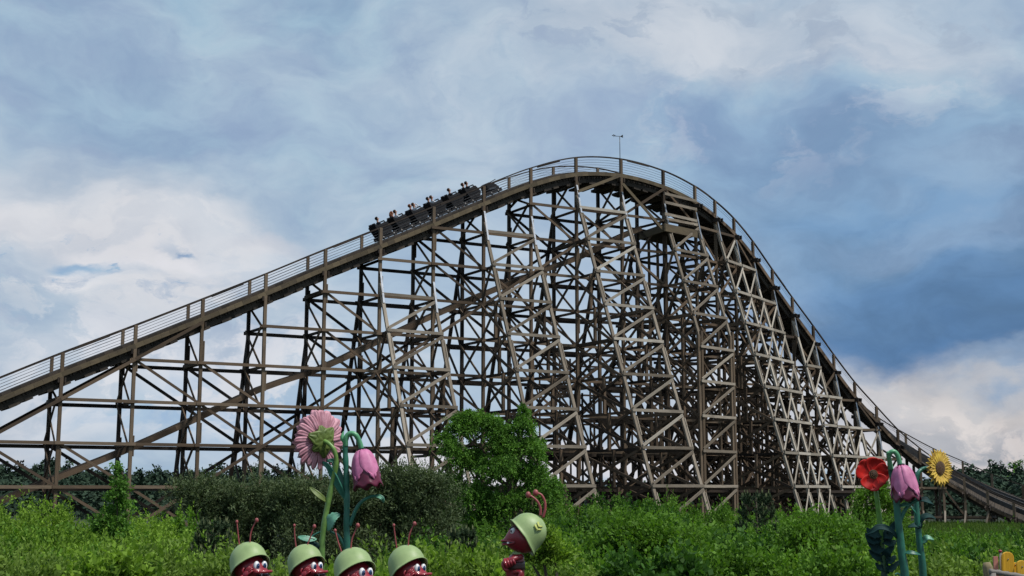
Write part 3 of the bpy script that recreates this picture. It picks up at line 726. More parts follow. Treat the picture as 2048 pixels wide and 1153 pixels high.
RID = [(0, -.29, 'lap', dk, dk, hair_d, 0, 'rider in a black top sitting alone in the rearmost car'),
 (1, .29, 'lap', rd, jn, hair_r, 1, 'rider with long reddish hair in the second car from the rear'),
 (1, -.29, 'lap', wh, jn, hair_b, 0, 'short haired rider in a white top in the second car from the rear'),
 (2, .29, 'lap', rd, dk, hair_r, 0, 'rider in a pale pink top on the far seat, third car from rear'),
 (2, -.29, 'head', wh, M['skin'], hair_b, 0, 'bare legged rider raising both arms to the head in the middle of the train'),
 (3, .29, 'lap', dk, jn, hair_d, 0, 'dark haired rider in dark clothes, far seat, fourth car from the rear'),
 (3, -.29, 'lap', wh, ljn, hair_b, 0, 'rider in a white shirt and light blue jeans in the fourth car from the rear'),
 (4, -.29, 'lap', dk, dk, hair_b, 0, 'single rider in a black shirt in the fifth car from the rear'),
 (5, .29, 'lap', dk, dk, hair_b, 0, 'rider on the far seat of the front row car behind the nose'),
 (5, -.29, 'lap', dk, jn, hair_d, 0, 'rider with dark hair on the near seat of the front row car')]
for (ci, y, pose, shirt, trou, hair, lng, lab) in RID:
    p, R = track_at(CARS[ci]); up_tilt = Matrix.Rotation(math.radians(4), 3, 'Y')
    me = meshes[pose][0].copy(); me.materials.clear()
    for m_ in (M['skin'], shirt, trou, M['shoe']): me.materials.append(m_)
    me.polygons.foreach_set('material_index', meshes[pose][1]); me.update()
    o = bpy.data.objects.new('person', me); COL.objects.link(o)
    o.location = p + R @ Vector((-.28, y, .74)); o.scale = (1.13, 1.13, 1.13); o.rotation_euler = (R @ up_tilt).to_euler()
    tag(o, lab, 'person', 'riders in the coaster train')
    q = MB(); q.ellipsoid((-.055, 0, .755), (.125, .118, .12), n=14, m=10, fn=lambda p_: Vector((p_.x if p_.x < .05 else .05+(p_.x-.05)*.3, p_.y, p_.z if p_.x < .02 else max(p_.z, .03))))
    if lng: 
        q.tube([(-.11, 0, .78), (-.16, 0, .62), (-.17, 0, .42), (-.15, 0, .3)], [.09, .11, .09, .03], 10)
    q.build('hair', hair, o)
    q = MB(); q.ellipsoid((.09, 0, .70), (.03, .02, .03), n=8, m=6); q.ellipsoid((-.02, -.1, .71), (.02, .015, .03), n=8, m=6); q.ellipsoid((-.02, .1, .71), (.02, .015, .03), n=8, m=6); q.build('nose_and_ears', M['skin'], o)
# ------------------------------------------------------------------ statues
M['helmet'] = paint('olive_helmet_paint', (.29, .38, .16, 1), (.18, .26, .10, 1), rough=.5, scale=2.2, bump=.25)
M['ant_red'] = paint('glossy_red_paint', (.27, .016, .026, 1), (.15, .008, .016, 1), rough=.38, scale=4, coat=.1)
M['antenna'] = paint('faded_maroon_paint', (.30, .06, .06, 1), (.18, .035, .035, 1), rough=.5, scale=9)
M['ant_dark'] = paint('dark_brown_paint', (.05, .018, .014, 1), rough=.4)
M['white'] = paint('white_enamel', (.72, .72, .72, 1), (.6, .6, .62, 1), rough=.25, dirt=.06)
M['iris'] = paint('blue_enamel', (.02, .06, .16, 1), rough=.2)
M['black'] = paint('black_enamel', (.008, .008, .01, 1), rough=.2)
M['yellow_mark'] = paint('faded_yellow', (.42, .45, .10, 1), (.3, .34, .08, 1), rough=.5)
def Rm(z=0, y=0, x=0):
    return (Matrix.Rotation(math.radians(z), 3, 'Z') @ Matrix.Rotation(math.radians(y), 3, 'Y') @ Matrix.Rotation(math.radians(x), 3, 'X'))
def helmet(parent, R, C, a=.24):
    q = MB(); n = 40; rows = []
    prof = [(0.0, 1.0), (.18, .985), (.36, .93), (.54, .84), (.70, .71), (.83, .55), (.92, .38), (.965, .2), (.985, .04), (.995, -.14), (1.02, -.23), (1.075, -.29), (1.10, -.305)]
    for (r, z) in prof:
        row = []
        for k in range(n):
            th = 2*math.pi*k/n; fx = 1.08 if math.cos(th) > 0 else 1.0
            dip = .30*max(0, math.cos(th))*max(0, .2-z) - .16*(abs(math.sin(th))**2)*(max(0, .25-z)) - .55*max(0, -math.cos(th))*max(0, .35-z)
            row.append(C + R @ Vector((r*a*math.cos(th)*fx, r*a*.9*math.sin(th), (z+dip)*a*1.04)))
        rows.append(row)
    q.grid(rows, close=True); o = q.build('helmet', M['helmet'], parent); solidify(o, .012, 1); return o
def antenna(parent, pts, r=.0078, ball=.022):
    q = MB(); pts = catmull(pts, 5); n = len(pts)
    q.tube(pts, [r*(1.25-.35*i/n) for i in range(n)], 8)
    q.ellipsoid(pts[-1], (ball, ball, ball*1.25), n=12, m=8)
    q.build('antenna', M['antenna'], parent)
def hand(q, base, tip_dir, across_d, s=1.0, curl=None, thumb=True):
    base = Vector(base); t = Vector(tip_dir).normalized(); a = Vector(across_d).normalized(); nrm = t.cross(a)
    curl = curl or nrm
    q.ellipsoid(base + t*.035*s, (.034*s, .034*s, .034*s), rot=Matrix((t*1.25, a*1.05, nrm*.5)).transposed(), n=14, m=10)
    for i, ln in enumerate((.062, .074, .07, .054)):
        b_ = base + t*.055*s + a*(-.027+.018*i)*s
        q.tube([b_ - t*.02*s, b_ + t*ln*.5*s, b_ + t*ln*.85*s + curl*.012*s, b_ + t*ln*s + curl*.03*s], [.0105*s, .0105*s, .0098*s, .007*s], 8)
    if thumb:
        b_ = base + t*.02*s - a*.03*s
        q.tube([b_, b_ - a*.028*s + t*.02*s, b_ - a*.034*s + t*.05*s], [.012*s, .0115*s, .008*s], 8)
def body_below(th, C, gz_off, arm_side=None):
    """torso, legs and boots down to the ground; gz_off is the drop from the helmet centre to the ground"""
    q = MB(); top = C.z-.2; g = gz_off
    Hh = top-g
    rows = []
    for (t_, rx, ry, dx) in ((0, .055, .055, .0), (.06, .06, .06, 0), (.14, .11, .10, -.01), (.28, .15, .13, -.01), (.42, .13, .12, -.02), (.52, .15, .14, -.03), (.60, .14, .13, -.03), (.64, .05, .05, -.03)):
        z = top - Hh*t_; rows.append([Vector((C.x+dx+rx*math.cos(k*math.pi/10), C.y+ry*math.sin(k*math.pi/10), z)) for k in range(20)])
    q.grid(rows, close=True); bod = q.build('body', M['ant_red'], th)
    for s in (-1, 1):
        q = MB(); y = C.y + s*.08
        q.tube([(C.x-.02, y, top-Hh*.56), (C.x+.02, y+s*.01, top-Hh*.76), (C.x-.01, y+s*.02, g+.05)], [.065, .05, .04], 12); lg = q.build('leg', M['ant_red'], th)
        q = MB(); q.ellipsoid((C.x+.04, y+s*.02, g+.045), (.12, .06, .055), n=16, m=10); q.build('boot', M['ant_dark'], lg)
    return bod
SOL = [(300, 740, 16.0, 'leftmost of the four saluting red ant statues in a green army helmet'),
       (815, 748, 17.2, 'second saluting ant statue from the left, in front of the pink daisy stem'),
       (1255, 800, 15.2, 'third and nearest saluting ant statue, in front of the bell flower stem'),
       (1740, 765, 16.3, 'rightmost of the four saluting ant statues, standing right of the big flowers')]
for idx, (zx, zy, Y, lab) in enumerate(SOL):
    cw = P(430+zx/4.551, 960+(zy+12)/4.551, Y); gz = ground_z(cw.x, Y)
    th = empty('ant_statue', (cw.x, Y, gz)); th.rotation_euler.z = math.radians((0, 2, -4, 3)[idx])
    tag(th, lab, 'statue', 'saluting ant soldier statues')
    C = Vector((0, 0, cw.z-gz)); fw = None
    helmet(th, Rm(z=-32, y=-29, x=-12), C + Vector((-.0, 0, 0)), .236)
    q = MB(); Rh = Rm(z=-36)
    # head with forehead and muzzle as one lofted skin
    rows = []
    for (x, zc, hw, hh) in ((-.17, -.03, .03, .03), (-.15, -.03, .10, .10), (-.08, -.04, .16, .165), (.02, -.05, .175, .18), (.11, -.06, .16, .165), (.17, -.075, .135, .14), (.215, -.105, .115, .10), (.25, -.118, .108, .062), (.275, -.125, .09, .045), (.29, -.13, .06, .03), (.30, -.132, .03, .015)):
        rows.append([C + Rh @ Vector((x, hw*math.cos(k*math.pi/14), zc + hh*math.sin(k*math.pi/14))) for k in range(28)])
    q.grid(rows, close=True); hd = q.build('head', M['ant_red'], th)
    # lips, mouth, teeth
    def arc(x0, hw, z, n=11, drop=0): return [C + Rh @ Vector((x0 + .10*math.cos(t_), hw*math.sin(t_), z + .022 + drop*math.cos(t_))) for t_ in np.linspace(-1.5, 1.5, n)]
    q = MB(); q.tube(arc(.245, .118, -.128, drop=.01), .019, 10); q.build('upper_lip', M['ant_red'], hd)
    q = MB(); q.tube(arc(.225, .112, -.188, drop=-.004), .02, 10); q.build('lower_lip', M['ant_red'], hd)
    q = MB(); q.ellipsoid(C + Rh @ Vector((.24, 0, -.134)), (.095, .105, .022), rot=Rh); q.build('mouth', M['black'], hd)
    for y in (-.055, .03):
        q = MB(); q.ellipsoid(C + Rh @ Vector((.325-abs(y)*.4, y, -.132)), (.012, .016, .018), rot=Rh, n=12, m=8); q.build('tooth', M['white'], hd)
    for s in (-1, 1):
        e_ = C + Rh @ Vector((.215, s*.060, -.035)); q = MB(); q.ellipsoid(e_, (.032, .042, .060), rot=Rh, n=20, m=14); ey = q.build('eye', M['white'], hd)
        q = MB(); q.ellipsoid(e_ + Rh @ Vector((.029, -s*.006-.008, .0)), (.010, .025, .034), rot=Rh, n=16, m=10); ir = q.build('iris', M['iris'], ey)
        q = MB(); q.ellipsoid(e_ + Rh @ Vector((.038, -s*.006-.008, .0)), (.006, .010, .015), rot=Rh, n=12, m=8); q.build('pupil', M['black'], ey)
    bd = body_below(th, C, 0)
    # saluting arm on the near side, finger tips under the brim
    q = MB(); sh = C + Vector((-.08, -.10, -.36)); elb = C + Vector((-.19, -.25, -.30)); wr = C + Vector((.0, -.235, -.155))
    q.tube(catmull([sh, sh.lerp(elb, .5)+Vector((0, 0, .0)), elb, elb.lerp(wr, .5), wr], 4), .03, 10)
    hand(q, wr, Vector((.62, -.05, .75)), Vector((.6, -.3, -.5)), 1.15)
    q.build('saluting_arm', M['ant_red'], th)
    q = MB(); q.tube(catmull([C+Vector((.02, .12, -.36)), C+Vector((.0, .24, -.52)), C+Vector((.04, .22, -.68))], 4), .028, 10); hand(q, C+Vector((.04, .22, -.67)), Vector((.1, 0, -1)), Vector((1, 0, 0)), 1.1)
    q.build('arm', M['ant_red'], th)
    j = (0, .01, -.01, .0)[idx]
    ua = [(-.115, .05, .165), (-.14, .05, .33), (-.16+j, .05, .48)]; ub = [(.022, -.04, .2), (.03, -.04, .34), (.06, -.04, .43), (.098+j, -.04, .50)]
    if idx == 1: ub = [(.022, -.04, .2), (.06, -.04, .3), (.12, -.04, .47)]
    if idx == 2: ua = [(-.13, .05, .15), (-.18, .05, .28), (-.225, .05, .43)]; ub = [(-.02, -.04, .2), (-.01, -.04, .33), (.055, -.04, .49)]
    antenna(th, [C+Vector(v) for v in ua], ball=.018); antenna(th, [C+Vector(v) for v in ub], ball=.024)
# sergeant ant
Ys = 16.0; ks = Ys/FPX/6.3
cw = P(980+500/6.3, 970+600/6.3, Ys); gz = ground_z(cw.x, Ys)
th = empty('ant_statue', (cw.x, Ys, gz)); tag(th, 'ant sergeant statue in profile facing left with yellow chevrons on its helmet', 'statue')
C = Vector((0, 0, cw.z-gz))
S = lambda x, z, y=0.0: C + Vector(((x-500)*ks, y, -(z-600)*ks))
hm = helmet(th, Rm(z=184, y=-44, x=6), S(480, 600), .222)
rows = []
for (x, zc, h, w_) in ((158, 712, 6, .012), (168, 712, 22, .035), (195, 700, 45, .06), (235, 680, 95, .09), (270, 668, 135, .115), (320, 662, 165, .14), (380, 672, 178, .152), (450, 690, 165, .15), (510, 700, 140, .13), (560, 705, 95, .09), (585, 705, 20, .03)):
    rows.append([S(x, zc) + Vector((0, w_*math.cos(k*math.pi/14), h*ks*math.sin(k*math.pi/14))) for k in range(28)])
q = MB(); q.grid(rows, close=True); hd = q.build('head', M['ant_red'], th)
q = MB(); q.tube(catmull([S(318, 716, -.125), S(250, 706, -.098), S(190, 700, -.062), S(156, 702, -.02), S(156, 702, .02), S(190, 700, .062), S(250, 706, .098), S(318, 716, .125)], 4), .0125, 10); q.build('upper_lip', M['ant_red'], hd)
q = MB(); q.tube(catmull([S(312, 722, -.128), S(250, 738, -.10), S(200, 744, -.068), S(168, 744, -.02), S(168, 744, .02), S(200, 744, .068), S(250, 738, .10), S(312, 722, .128)], 4), .0125, 10); q.build('lower_lip', M['ant_red'], hd)
q = MB(); q.tube([S(300, 720, -.121), S(250, 722, -.103), S(200, 722, -.068), S(168, 722, -.02), S(168, 722, .02), S(250, 722, .103)], .010, 8); q.build('mouth', M['black'], hd)
q = MB(); q.beam(S(232, 712, -.112), S(232, 732, -.112), .026, .012, side=Vector((1, 0, 0))); tt = q.build('tooth', M['white'], hd)
q = MB(); q.ellipsoid(S(292, 580, -.095), (.034, .028, .044), rot=Rm(z=-25, y=14), n=20, m=14); ey = q.build('eye', M['white'], hd)
q = MB(); q.ellipsoid(S(270, 582, -.116), (.009, .010, .014), rot=Rm(z=-25)); q.build('pupil', M['black'], ey)
q = MB(); q.tube(catmull([S(250, 560, -.095), S(285, 530, -.105), S(322, 524, -.112), S(335, 548, -.118)], 4), .009, 8); q.build('eyelid', M['ant_dark'], ey)
q = MB(); q.ellipsoid(S(292, 580, .095), (.034, .028, .044), rot=Rm(z=25, y=14), n=20, m=14); q.build('eye', M['white'], hd)
# chevrons, laid on the curved side of the helmet
def on_dome(x, z):
    c0 = S(480, 600); dx = (x-480)*ks; dz = -(z-600)*ks; rr = .222; y = -math.sqrt(max(.0004, (rr*.97)**2 - (dx*dx + dz*dz)))*.93 - .016
    return c0 + Vector((dx, y, dz))
for off in (0, 1):
    q = MB(); ox, oz = (0, 0) if off == 0 else (30, -22)
    arms = [(562, 500), (590, 560), (640, 562)] if off == 0 else [(598, 470), (612, 522), (655, 528)]
    a_, b_, c_ = arms; w_ = 11
    rows = [[on_dome(a_[0]-w_, a_[1]+w_*.4), on_dome(a_[0]+w_, a_[1]-w_*.4)], [on_dome((a_[0]+b_[0])/2-w_, (a_[1]+b_[1])/2+w_*.5), on_dome((a_[0]+b_[0])/2+w_, (a_[1]+b_[1])/2-w_*.5)], [on_dome(b_[0]-w_*.9, b_[1]+w_*.7), on_dome(b_[0]+w_*.7, b_[1]-w_*.8)], [on_dome((c_[0]+b_[0])/2-w_*.2, (c_[1]+b_[1])/2+w_), on_dome((c_[0]+b_[0])/2+w_*.2, (c_[1]+b_[1])/2-w_)], [on_dome(c_[0], c_[1]+w_*.6), on_dome(c_[0]+w_*.6, c_[1]-w_*.6)]]
    q.grid(rows); o = q.build('chevron', M['yellow_mark'], hm); solidify(o, .004, 0)
antenna(th, [S(632, 395, -.02), S(632, 300, -.02), S(590, 215, -.02), S(520, 158, -.02), S(482, 142, -.02)], r=.014, ball=.033)
antenna(th, [S(665, 420, .03), S(692, 320, .03), S(688, 220, .03), S(645, 140, .03), S(575, 116, .03)], r=.014, ball=.034)
q = MB(); q.tube([S(350, 835), S(350, 865)], [.05, .075], 20); q.build('collar', M['helmet'], th)
rows = []
zt = [(860, 345, 55, .06), (880, 340, 85, .10), (930, 325, 108, .12), (1000, 318, 118, .125), (1080, 318, 118, .125), (1160, 322, 110, .12), (1300, 330, 120, .13), (1500, 335, 140, .15), (1600, 335, 110, .12), (1640, 335, 30, .03)]
for (z, cx, hw, ry) in zt: rows.append([S(cx, z) + Vector((hw*ks*math.cos(k*math.pi/12), ry*math.sin(k*math.pi/12), 0)) for k in range(24)])
q = MB(); q.grid(rows, close=True); bod = q.build('body', M['ant_red'], th)
rows = []
for (z, cx, hw, ry) in ((950, 322, 114, .126), (985, 319, 119, .130), (1020, 318, 121, .131), (1050, 318, 121, .131)): rows.append([S(cx, z) + Vector((hw*1.02*ks*math.cos(k*math.pi/12), ry*math.sin(k*math.pi/12), 0)) for k in range(24)])
q = MB(); q.grid(rows, close=True); o = q.build('jacket_band', M['ant_dark'], bod); solidify(o, .006, 0)
# hands clasped on the chest, near forearm
q = MB(); q.tube(catmull([S(395, 890, -.10), S(300, 915, -.165), S(262, 945, -.17)], 4), [.034]*9, 10)
for i_ in range(4):
    a_ = (188+34*i_, 920-6*i_); b_ = (240+30*i_, 1010-14*i_)
    q.tube(catmull([S(a_[0], a_[1], -.13), S((a_[0]+b_[0])/2-14, (a_[1]+b_[1])/2, -.19), S(b_[0]-14, b_[1]+10, -.175)], 4), [.017, .02, .021, .021, .021, .021, .02, .018, .014], 9)
q.tube(catmull([S(190, 935, -.10), S(170, 985, -.12), S(200, 1045, -.13), S(235, 1048, -.15)], 4), [.022]*12+[.014], 9)
q.ellipsoid(S(235, 960, -.13), (.065, .04, .06), n=16, m=12); q.build('clasped_hand', M['ant_red'], th)
q = MB(); q.tube(catmull([S(300, 1080, -.11), S(375, 1070, -.155), S(385, 1095, -.17), S(355, 1170, -.165), S(330, 1240, -.14)], 4), .026, 10)
hand(q, S(335, 1235, -.14), Vector((-.3, 0, -1)), Vector((1, 0, .2)), 1.1); q.build('arm', M['ant_red'], th)
for s in (-1, 1):
    q = MB(); q.tube([S(335, 1560, s*.07), S(330, 1800, s*.08), (C.x-.17, s*.09, .06)], [.075, .06, .05], 12); lg = q.build('leg', M['ant_red'], th)
    q = MB(); q.ellipsoid((C.x-.22, s*.09, .05), (.14, .065, .06), n=16, m=10); q.build('boot', M['ant_dark'], lg)
# ------------------------------------------------------------------ giant flowers
class Thing:
    def __init__(s, name, base, label, cat, group=None):
        s.o = empty(name, base); s.b = Vector(base); tag(s.o, label, cat, group)
    def part(s, mb, name, mat, parent=None):
        o = mb.build(name, mat, parent or s.o)
        me = o.data; n = len(me.vertices); a = np.empty(n*3); me.vertices.foreach_get('co', a); a = a.reshape(-1, 3) - np.array(s.b); me.vertices.foreach_set('co', a.ravel()); me.update()
        return o
def petal(q, O, fx, fy, fz, L, W, prof, lift, ridge=0.0, n=9, m=9, ripple=0.0, ph=0.0, mi=0):
    """petal surface: fx along, fy across, fz out of plane"""
    rows = []
    for i in range(n+1):
        t_ = i/n; w = W*prof(t_); row = []
        for j in range(m+1):
            c = -1 + 2*j/m
            z = lift(t_, c) + ridge*math.cos(c*math.pi*2.5)*min(1, t_*3) + ripple*math.sin(c*5+ph+t_*6)*t_
            row.append(O + fx*(L*t_) + fy*(w*c) + fz*z)
        rows.append(row)
    q.grid(rows, mi=mi)
M['pink'] = paint('pink_petal_paint', (.58, .29, .35, 1), (.36, .14, .18, 1), rough=.6, scale=9, bump=.35)
M['pink_edge'] = paint('dark_petal_edge', (.10, .03, .05, 1), rough=.5)
M['bell_pink'] = paint('bell_petal_paint', (.54, .18, .33, 1), (.36, .08, .19, 1), rough=.6, scale=5, bump=.3)
M['magenta'] = paint('dark_magenta_paint', (.13, .008, .035, 1), (.07, .004, .02, 1), rough=.4, scale=5)
M['poppy'] = paint('poppy_red_paint', (.58, .014, .008, 1), (.24, .006, .006, 1), rough=.55, spec=.3, scale=7, bump=.4)
M['sun_yellow'] = paint('sunflower_paint', (.62, .42, .05, 1), (.38, .22, .03, 1), rough=.5, scale=10)
M['seed'] = paint('seed_brown', (.05, .022, .012, 1), (.02, .01, .006, 1), rough=.8, scale=40, bump=1)
M['stamen'] = paint('stamen_gold', (.22, .12, .04, 1), rough=.5)
M['sepal'] = paint('sepal_green', (.12, .17, .03, 1), (.06, .09, .015, 1), rough=.5, scale=8, bump=.4)
M['teal_leaf'] = paint('dark_teal_leaf', (.012, .045, .042, 1), (.006, .022, .022, 1), rough=.75, spec=.2, scale=6, bump=.4)
M['mint_leaf'] = paint('mint_leaf', (.13, .33, .22, 1), (.07, .2, .13, 1), rough=.45, scale=8, bump=.4)
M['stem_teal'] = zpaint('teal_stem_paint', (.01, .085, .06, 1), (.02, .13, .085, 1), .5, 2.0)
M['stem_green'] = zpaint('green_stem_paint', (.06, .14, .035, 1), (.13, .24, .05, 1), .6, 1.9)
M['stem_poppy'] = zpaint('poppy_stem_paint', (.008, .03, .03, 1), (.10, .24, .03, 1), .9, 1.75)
M['hook'] = paint('light_green_hook', (.10, .32, .15, 1), (.07, .24, .12, 1), rough=.4)
Yf = 18.6; k2 = Yf/FPX/3.604
F2 = lambda x, z, dy=0.0: P(560+x/3.604, 790+z/3.604, Yf+dy)
def leaf_blade(q, pts, W, nrm, serr=0.0, cup=.2, mi=0):
    """leaf along a curve, W max half width, nrm rough face normal"""
    c = catmull(pts, 5); n = len(c); rows = []
    for i, p_ in enumerate(c):
        t_ = i/(n-1); d = (c[min(i+1, n-1)]-c[max(i-1, 0)]).normalized(); s = d.cross(Vector(nrm)).normalized(); nn = s.cross(d)
        w = W*(math.sin(math.pi*min(1, t_**.8))**.75 if 0 < t_ < 1 else 0)*(1 + serr*(1 if i % 2 else -1)) + .004
        rows.append([p_ + s*(w*a) + nn*(abs(a)*w*cup + .006*math.cos(a*7)) for a in (-1, -.66, -.33, 0, .33, .66, 1)])
    q.grid(rows, mi=mi)
# --- daisy seen from behind
base = F2(300, 1110); bz = ground_z(base.x, Yf)
D_ = Thing('giant_flower', (base.x, Yf, bz), 'giant pink daisy sculpture seen from behind with green sepals', 'flower sculpture')
n_dir = Vector((-.70, .70, .10)).normalized(); up_ = (Z - n_dir*Z.dot(n_dir)).normalized(); rt_ = up_.cross(n_dir).normalized()
apex = F2(315, 330); hub = apex + n_dir*.10
NP_ = 23
for kx in range(NP_):
    a = 2*math.pi*kx/NP_; fx = (up_*math.cos(a) + rt_*math.sin(a)).normalized(); fy = n_dir.cross(fx); L_ = .385*(1+.05*math.sin(kx*2.3))
    q = MB(); petal(q, hub + fx*.04 + n_dir*(.012 if kx % 2 else 0), (fx + n_dir*.10).normalized(), fy, -n_dir, L_, .060, lambda t_: (.35+.65*math.sin(min(1, t_*1.35)*math.pi/2))*(1 if t_ < .82 else math.sqrt(max(0, 1-((t_-.82)/.185)**2))*.98+.02), lambda t_, c: .03*math.sin(t_*2.6) + .022*(1-c*c) + .022*c, ridge=.004, n=12, m=14)
    o = D_.part(q, 'petal', [M['pink'], M['pink_edge']]); solidify(o, .012); o.modifiers['thick'].material_offset_rim = 1
for kx in range(6):
    a = 2*math.pi*kx/6 + .25; fx = (up_*math.cos(a) + rt_*math.sin(a)).normalized(); fy = n_dir.cross(fx)
    q = MB(); petal(q, hub - n_dir*.085, (fx + n_dir*.22).normalized(), fy, -n_dir, .26 if kx % 2 else .22, .115, lambda t_: (.25+.9*math.sin(t_**.8*math.pi))*(1-t_*.35) + .0, lambda t_, c: .02 + .02*math.sin(t_*3) + .01*(1-c*c), ridge=.006, n=12, m=10)
    o = D_.part(q, 'sepal', M['sepal']); solidify(o, .012)
q = MB(); st = catmull([apex + n_dir*.03, F2(350, 350, -.05), F2(385, 390, -.06), F2(405, 455, -.05), F2(400, 530, -.03), F2(375, 640), F2(350, 760), F2(328, 880), F2(312, 990), F2(300, 1110), F2(300, 1300), Vector((F2(300, 1300).x, Yf, bz))], 4)
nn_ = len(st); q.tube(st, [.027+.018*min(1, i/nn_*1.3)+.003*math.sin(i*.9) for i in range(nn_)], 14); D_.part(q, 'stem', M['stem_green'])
q = MB(); leaf_blade(q, [F2(335, 770), F2(290, 735, -.05), F2(250, 700, -.06), F2(215, 668, -.03)], .04, (0, -1, .8)); o = D_.part(q, 'leaf', M['sepal']); solidify(o, .014)
q = MB(); leaf_blade(q, [F2(340, 975), F2(358, 930, -.04), F2(385, 885, -.06), F2(432, 862, -.03)], .085, (-.5, -1, .2), serr=.12); o = D_.part(q, 'leaf', M['mint_leaf']); solidify(o, .012)
q = MB(); leaf_blade(q, [F2(262, 1040), F2(215, 1045, -.05), F2(165, 1035, -.06), F2(132, 1022, -.03)], .05, (0, -1, 1), serr=.1); o = D_.part(q, 'leaf', M['mint_leaf']); solidify(o, .012)
q = MB(); q.tube(catmull([F2(298, 985), F2(255, 1005), F2(220, 1030)], 4), .012, 8); D_.part(q, 'leaf_stalk', M['stem_teal'])
q = MB(); leaf_blade(q, [F2(295, 1150), F2(250, 1120, -.05), F2(225, 1070, -.05), F2(250, 1045, -.03)], .09, (0, -1, .4)); o = D_.part(q, 'leaf', M['teal_leaf']); solidify(o, .012)
def bell_head(T, top, R3, H, Rr, pl=.93):
    """bell of four overlapping petals hanging from top; R3 orients it"""
    prof = lambda t_: Rr*(.18 + .92*min(1, t_*2.6)**.55*(1-.10*max(0, .4-abs(t_-.55))) if t_ < .99 else 1.02)
    def rad(t_):
        pts = [(0, .2), (.04, .42), (.1, .58), (.2, .74), (.35, .87), (.55, .96), (.75, 1.0), (.9, 1.05), (1.0, 1.13), (1.15, 1.25)]
        for a, b_ in zip(pts, pts[1:]):
            if t_ <= b_[0]: f = (t_-a[0])/(b_[0]-a[0]); return Rr*(a[1] + (b_[1]-a[1])*f)
        return Rr*pts[-1][1]
    q = MB(); rows = []
    for i in range(14):
        t_ = i/13; rows.append([top + R3 @ Vector((rad(t_)*.93*math.cos(2*math.pi*k/48)*(1+.05*math.cos(5*2*math.pi*k/48)*t_**3), rad(t_)*.93*math.sin(2*math.pi*k/48)*(1+.05*math.cos(5*2*math.pi*k/48)*t_**3), -H*(t_*1.0) - .03*t_**4*math.cos(7*2*math.pi*k/48))) for k in range(48)])
    q.grid(rows, close=True); o = T.part(q, 'inner_skirt', M['magenta']); solidify(o, .01)
    for j in range(4):
        a0 = -math.pi/2 + (-.62, .62, 2.2, -2.2)[j]; half = .95; q = MB(); rows = []; lay = 1.0 if j % 2 == 0 else 1.045
        for i in range(17):
            t_ = i/16; row = []
            for k in range(17):
                c = -1 + 2*k/16; Lm = pl*(1-.16*abs(c)**2.2); tt = t_*Lm
                wv_ = half*(1 if t_ < .45 else (1-((t_-.45)/.56)**2.2)**.8)
                an = a0 + c*wv_; r_ = rad(tt)*lay*(1+.035*math.cos(c*math.pi*1.0)*math.sin(t_*3)) + .004*math.cos(c*9)
                row.append(top + R3 @ Vector((r_*math.cos(an), r_*math.sin(an), -H*tt)))
            rows.append(row)
        q.grid(rows); o = T.part(q, 'bell_petal', M['bell_pink']); solidify(o, .014, 1)
    q = MB(); q.ellipsoid(top + R3 @ Vector((0, 0, -.0)), (Rr*.30, Rr*.30, Rr*.10), rot=R3); T.part(q, 'calyx', M['teal_leaf'])
# --- left bell flower
base = F2(480, 1120); bz = ground_z(base.x, Yf)
B_ = Thing('giant_flower', (base.x, Yf, bz), 'tall pink bell flower sculpture hanging from a curled teal stem beside the daisy', 'flower sculpture')
bell_head(B_, F2(592, 392), Rm(y=-10, x=-4), .545, .2, .84)
q = MB(); st = catmull([Vector((base.x, Yf, bz)), F2(482, 1120), F2(480, 950), F2(482, 780), F2(481, 620), F2(474, 480), F2(470, 380), F2(478, 310), F2(500, 285, -.02), F2(530, 282, -.02), F2(558, 310, -.02), F2(574, 350), F2(586, 392)], 5)
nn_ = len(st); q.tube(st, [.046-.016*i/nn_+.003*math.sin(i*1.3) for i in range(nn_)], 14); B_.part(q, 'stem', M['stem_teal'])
q = MB(); q.tube(catmull([F2(474, 370, -.01), F2(474, 320, -.03), F2(488, 290, -.035), F2(515, 278, -.04), F2(548, 292, -.04), F2(572, 338, -.02), F2(588, 390, -.01)], 5), .036, 14); B_.part(q, 'stem_hook', M['hook'])
q = MB(); q.tube(catmull([F2(466, 350), F2(452, 320), F2(450, 290), F2(460, 262)], 4), [.016, .02, .026, .03, .034, .034, .032, .028, .024, .018, .012, .008, .003], 10); B_.part(q, 'bud', M['hook'])
q = MB(); leaf_blade(q, [F2(474, 755), F2(430, 670, -.02), F2(385, 580, -.02), F2(350, 520, -.02), F2(308, 485)], .05, (-.6, -1, .2)); o = B_.part(q, 'leaf', M['stem_teal']); solidify(o, .02)
q = MB(); leaf_blade(q, [F2(474, 755, .05), F2(450, 650, .05), F2(410, 540, .06), F2(385, 480, .06), F2(340, 478, .04)], .045, (.3, -1, .1)); o = B_.part(q, 'leaf', M['stem_teal']); solidify(o, .02)
q = MB(); st = catmull([F2(500, 945), F2(525, 880), F2(560, 805), F2(610, 755), F2(665, 732), F2(705, 732)], 5); q.tube(st, [.03-.010*i/len(st) for i in range(len(st))], 10); br = B_.part(q, 'branch', M['stem_teal'])
q = MB(); leaf_blade(q, [F2(690, 732), F2(715, 735, -.03), F2(738, 750, -.03), F2(747, 778)], .028, (-.4, -1, .8)); o = B_.part(q, 'leaf', M['mint_leaf'], br); solidify(o, .01)
q = MB(); st = catmull([F2(470, 1110), F2(450, 1060), F2(415, 1010), F2(362, 985)], 5); q.tube(st, [.028-.015*i/len(st) for i in range(len(st))], 10); B_.part(q, 'branch', M['stem_teal'])
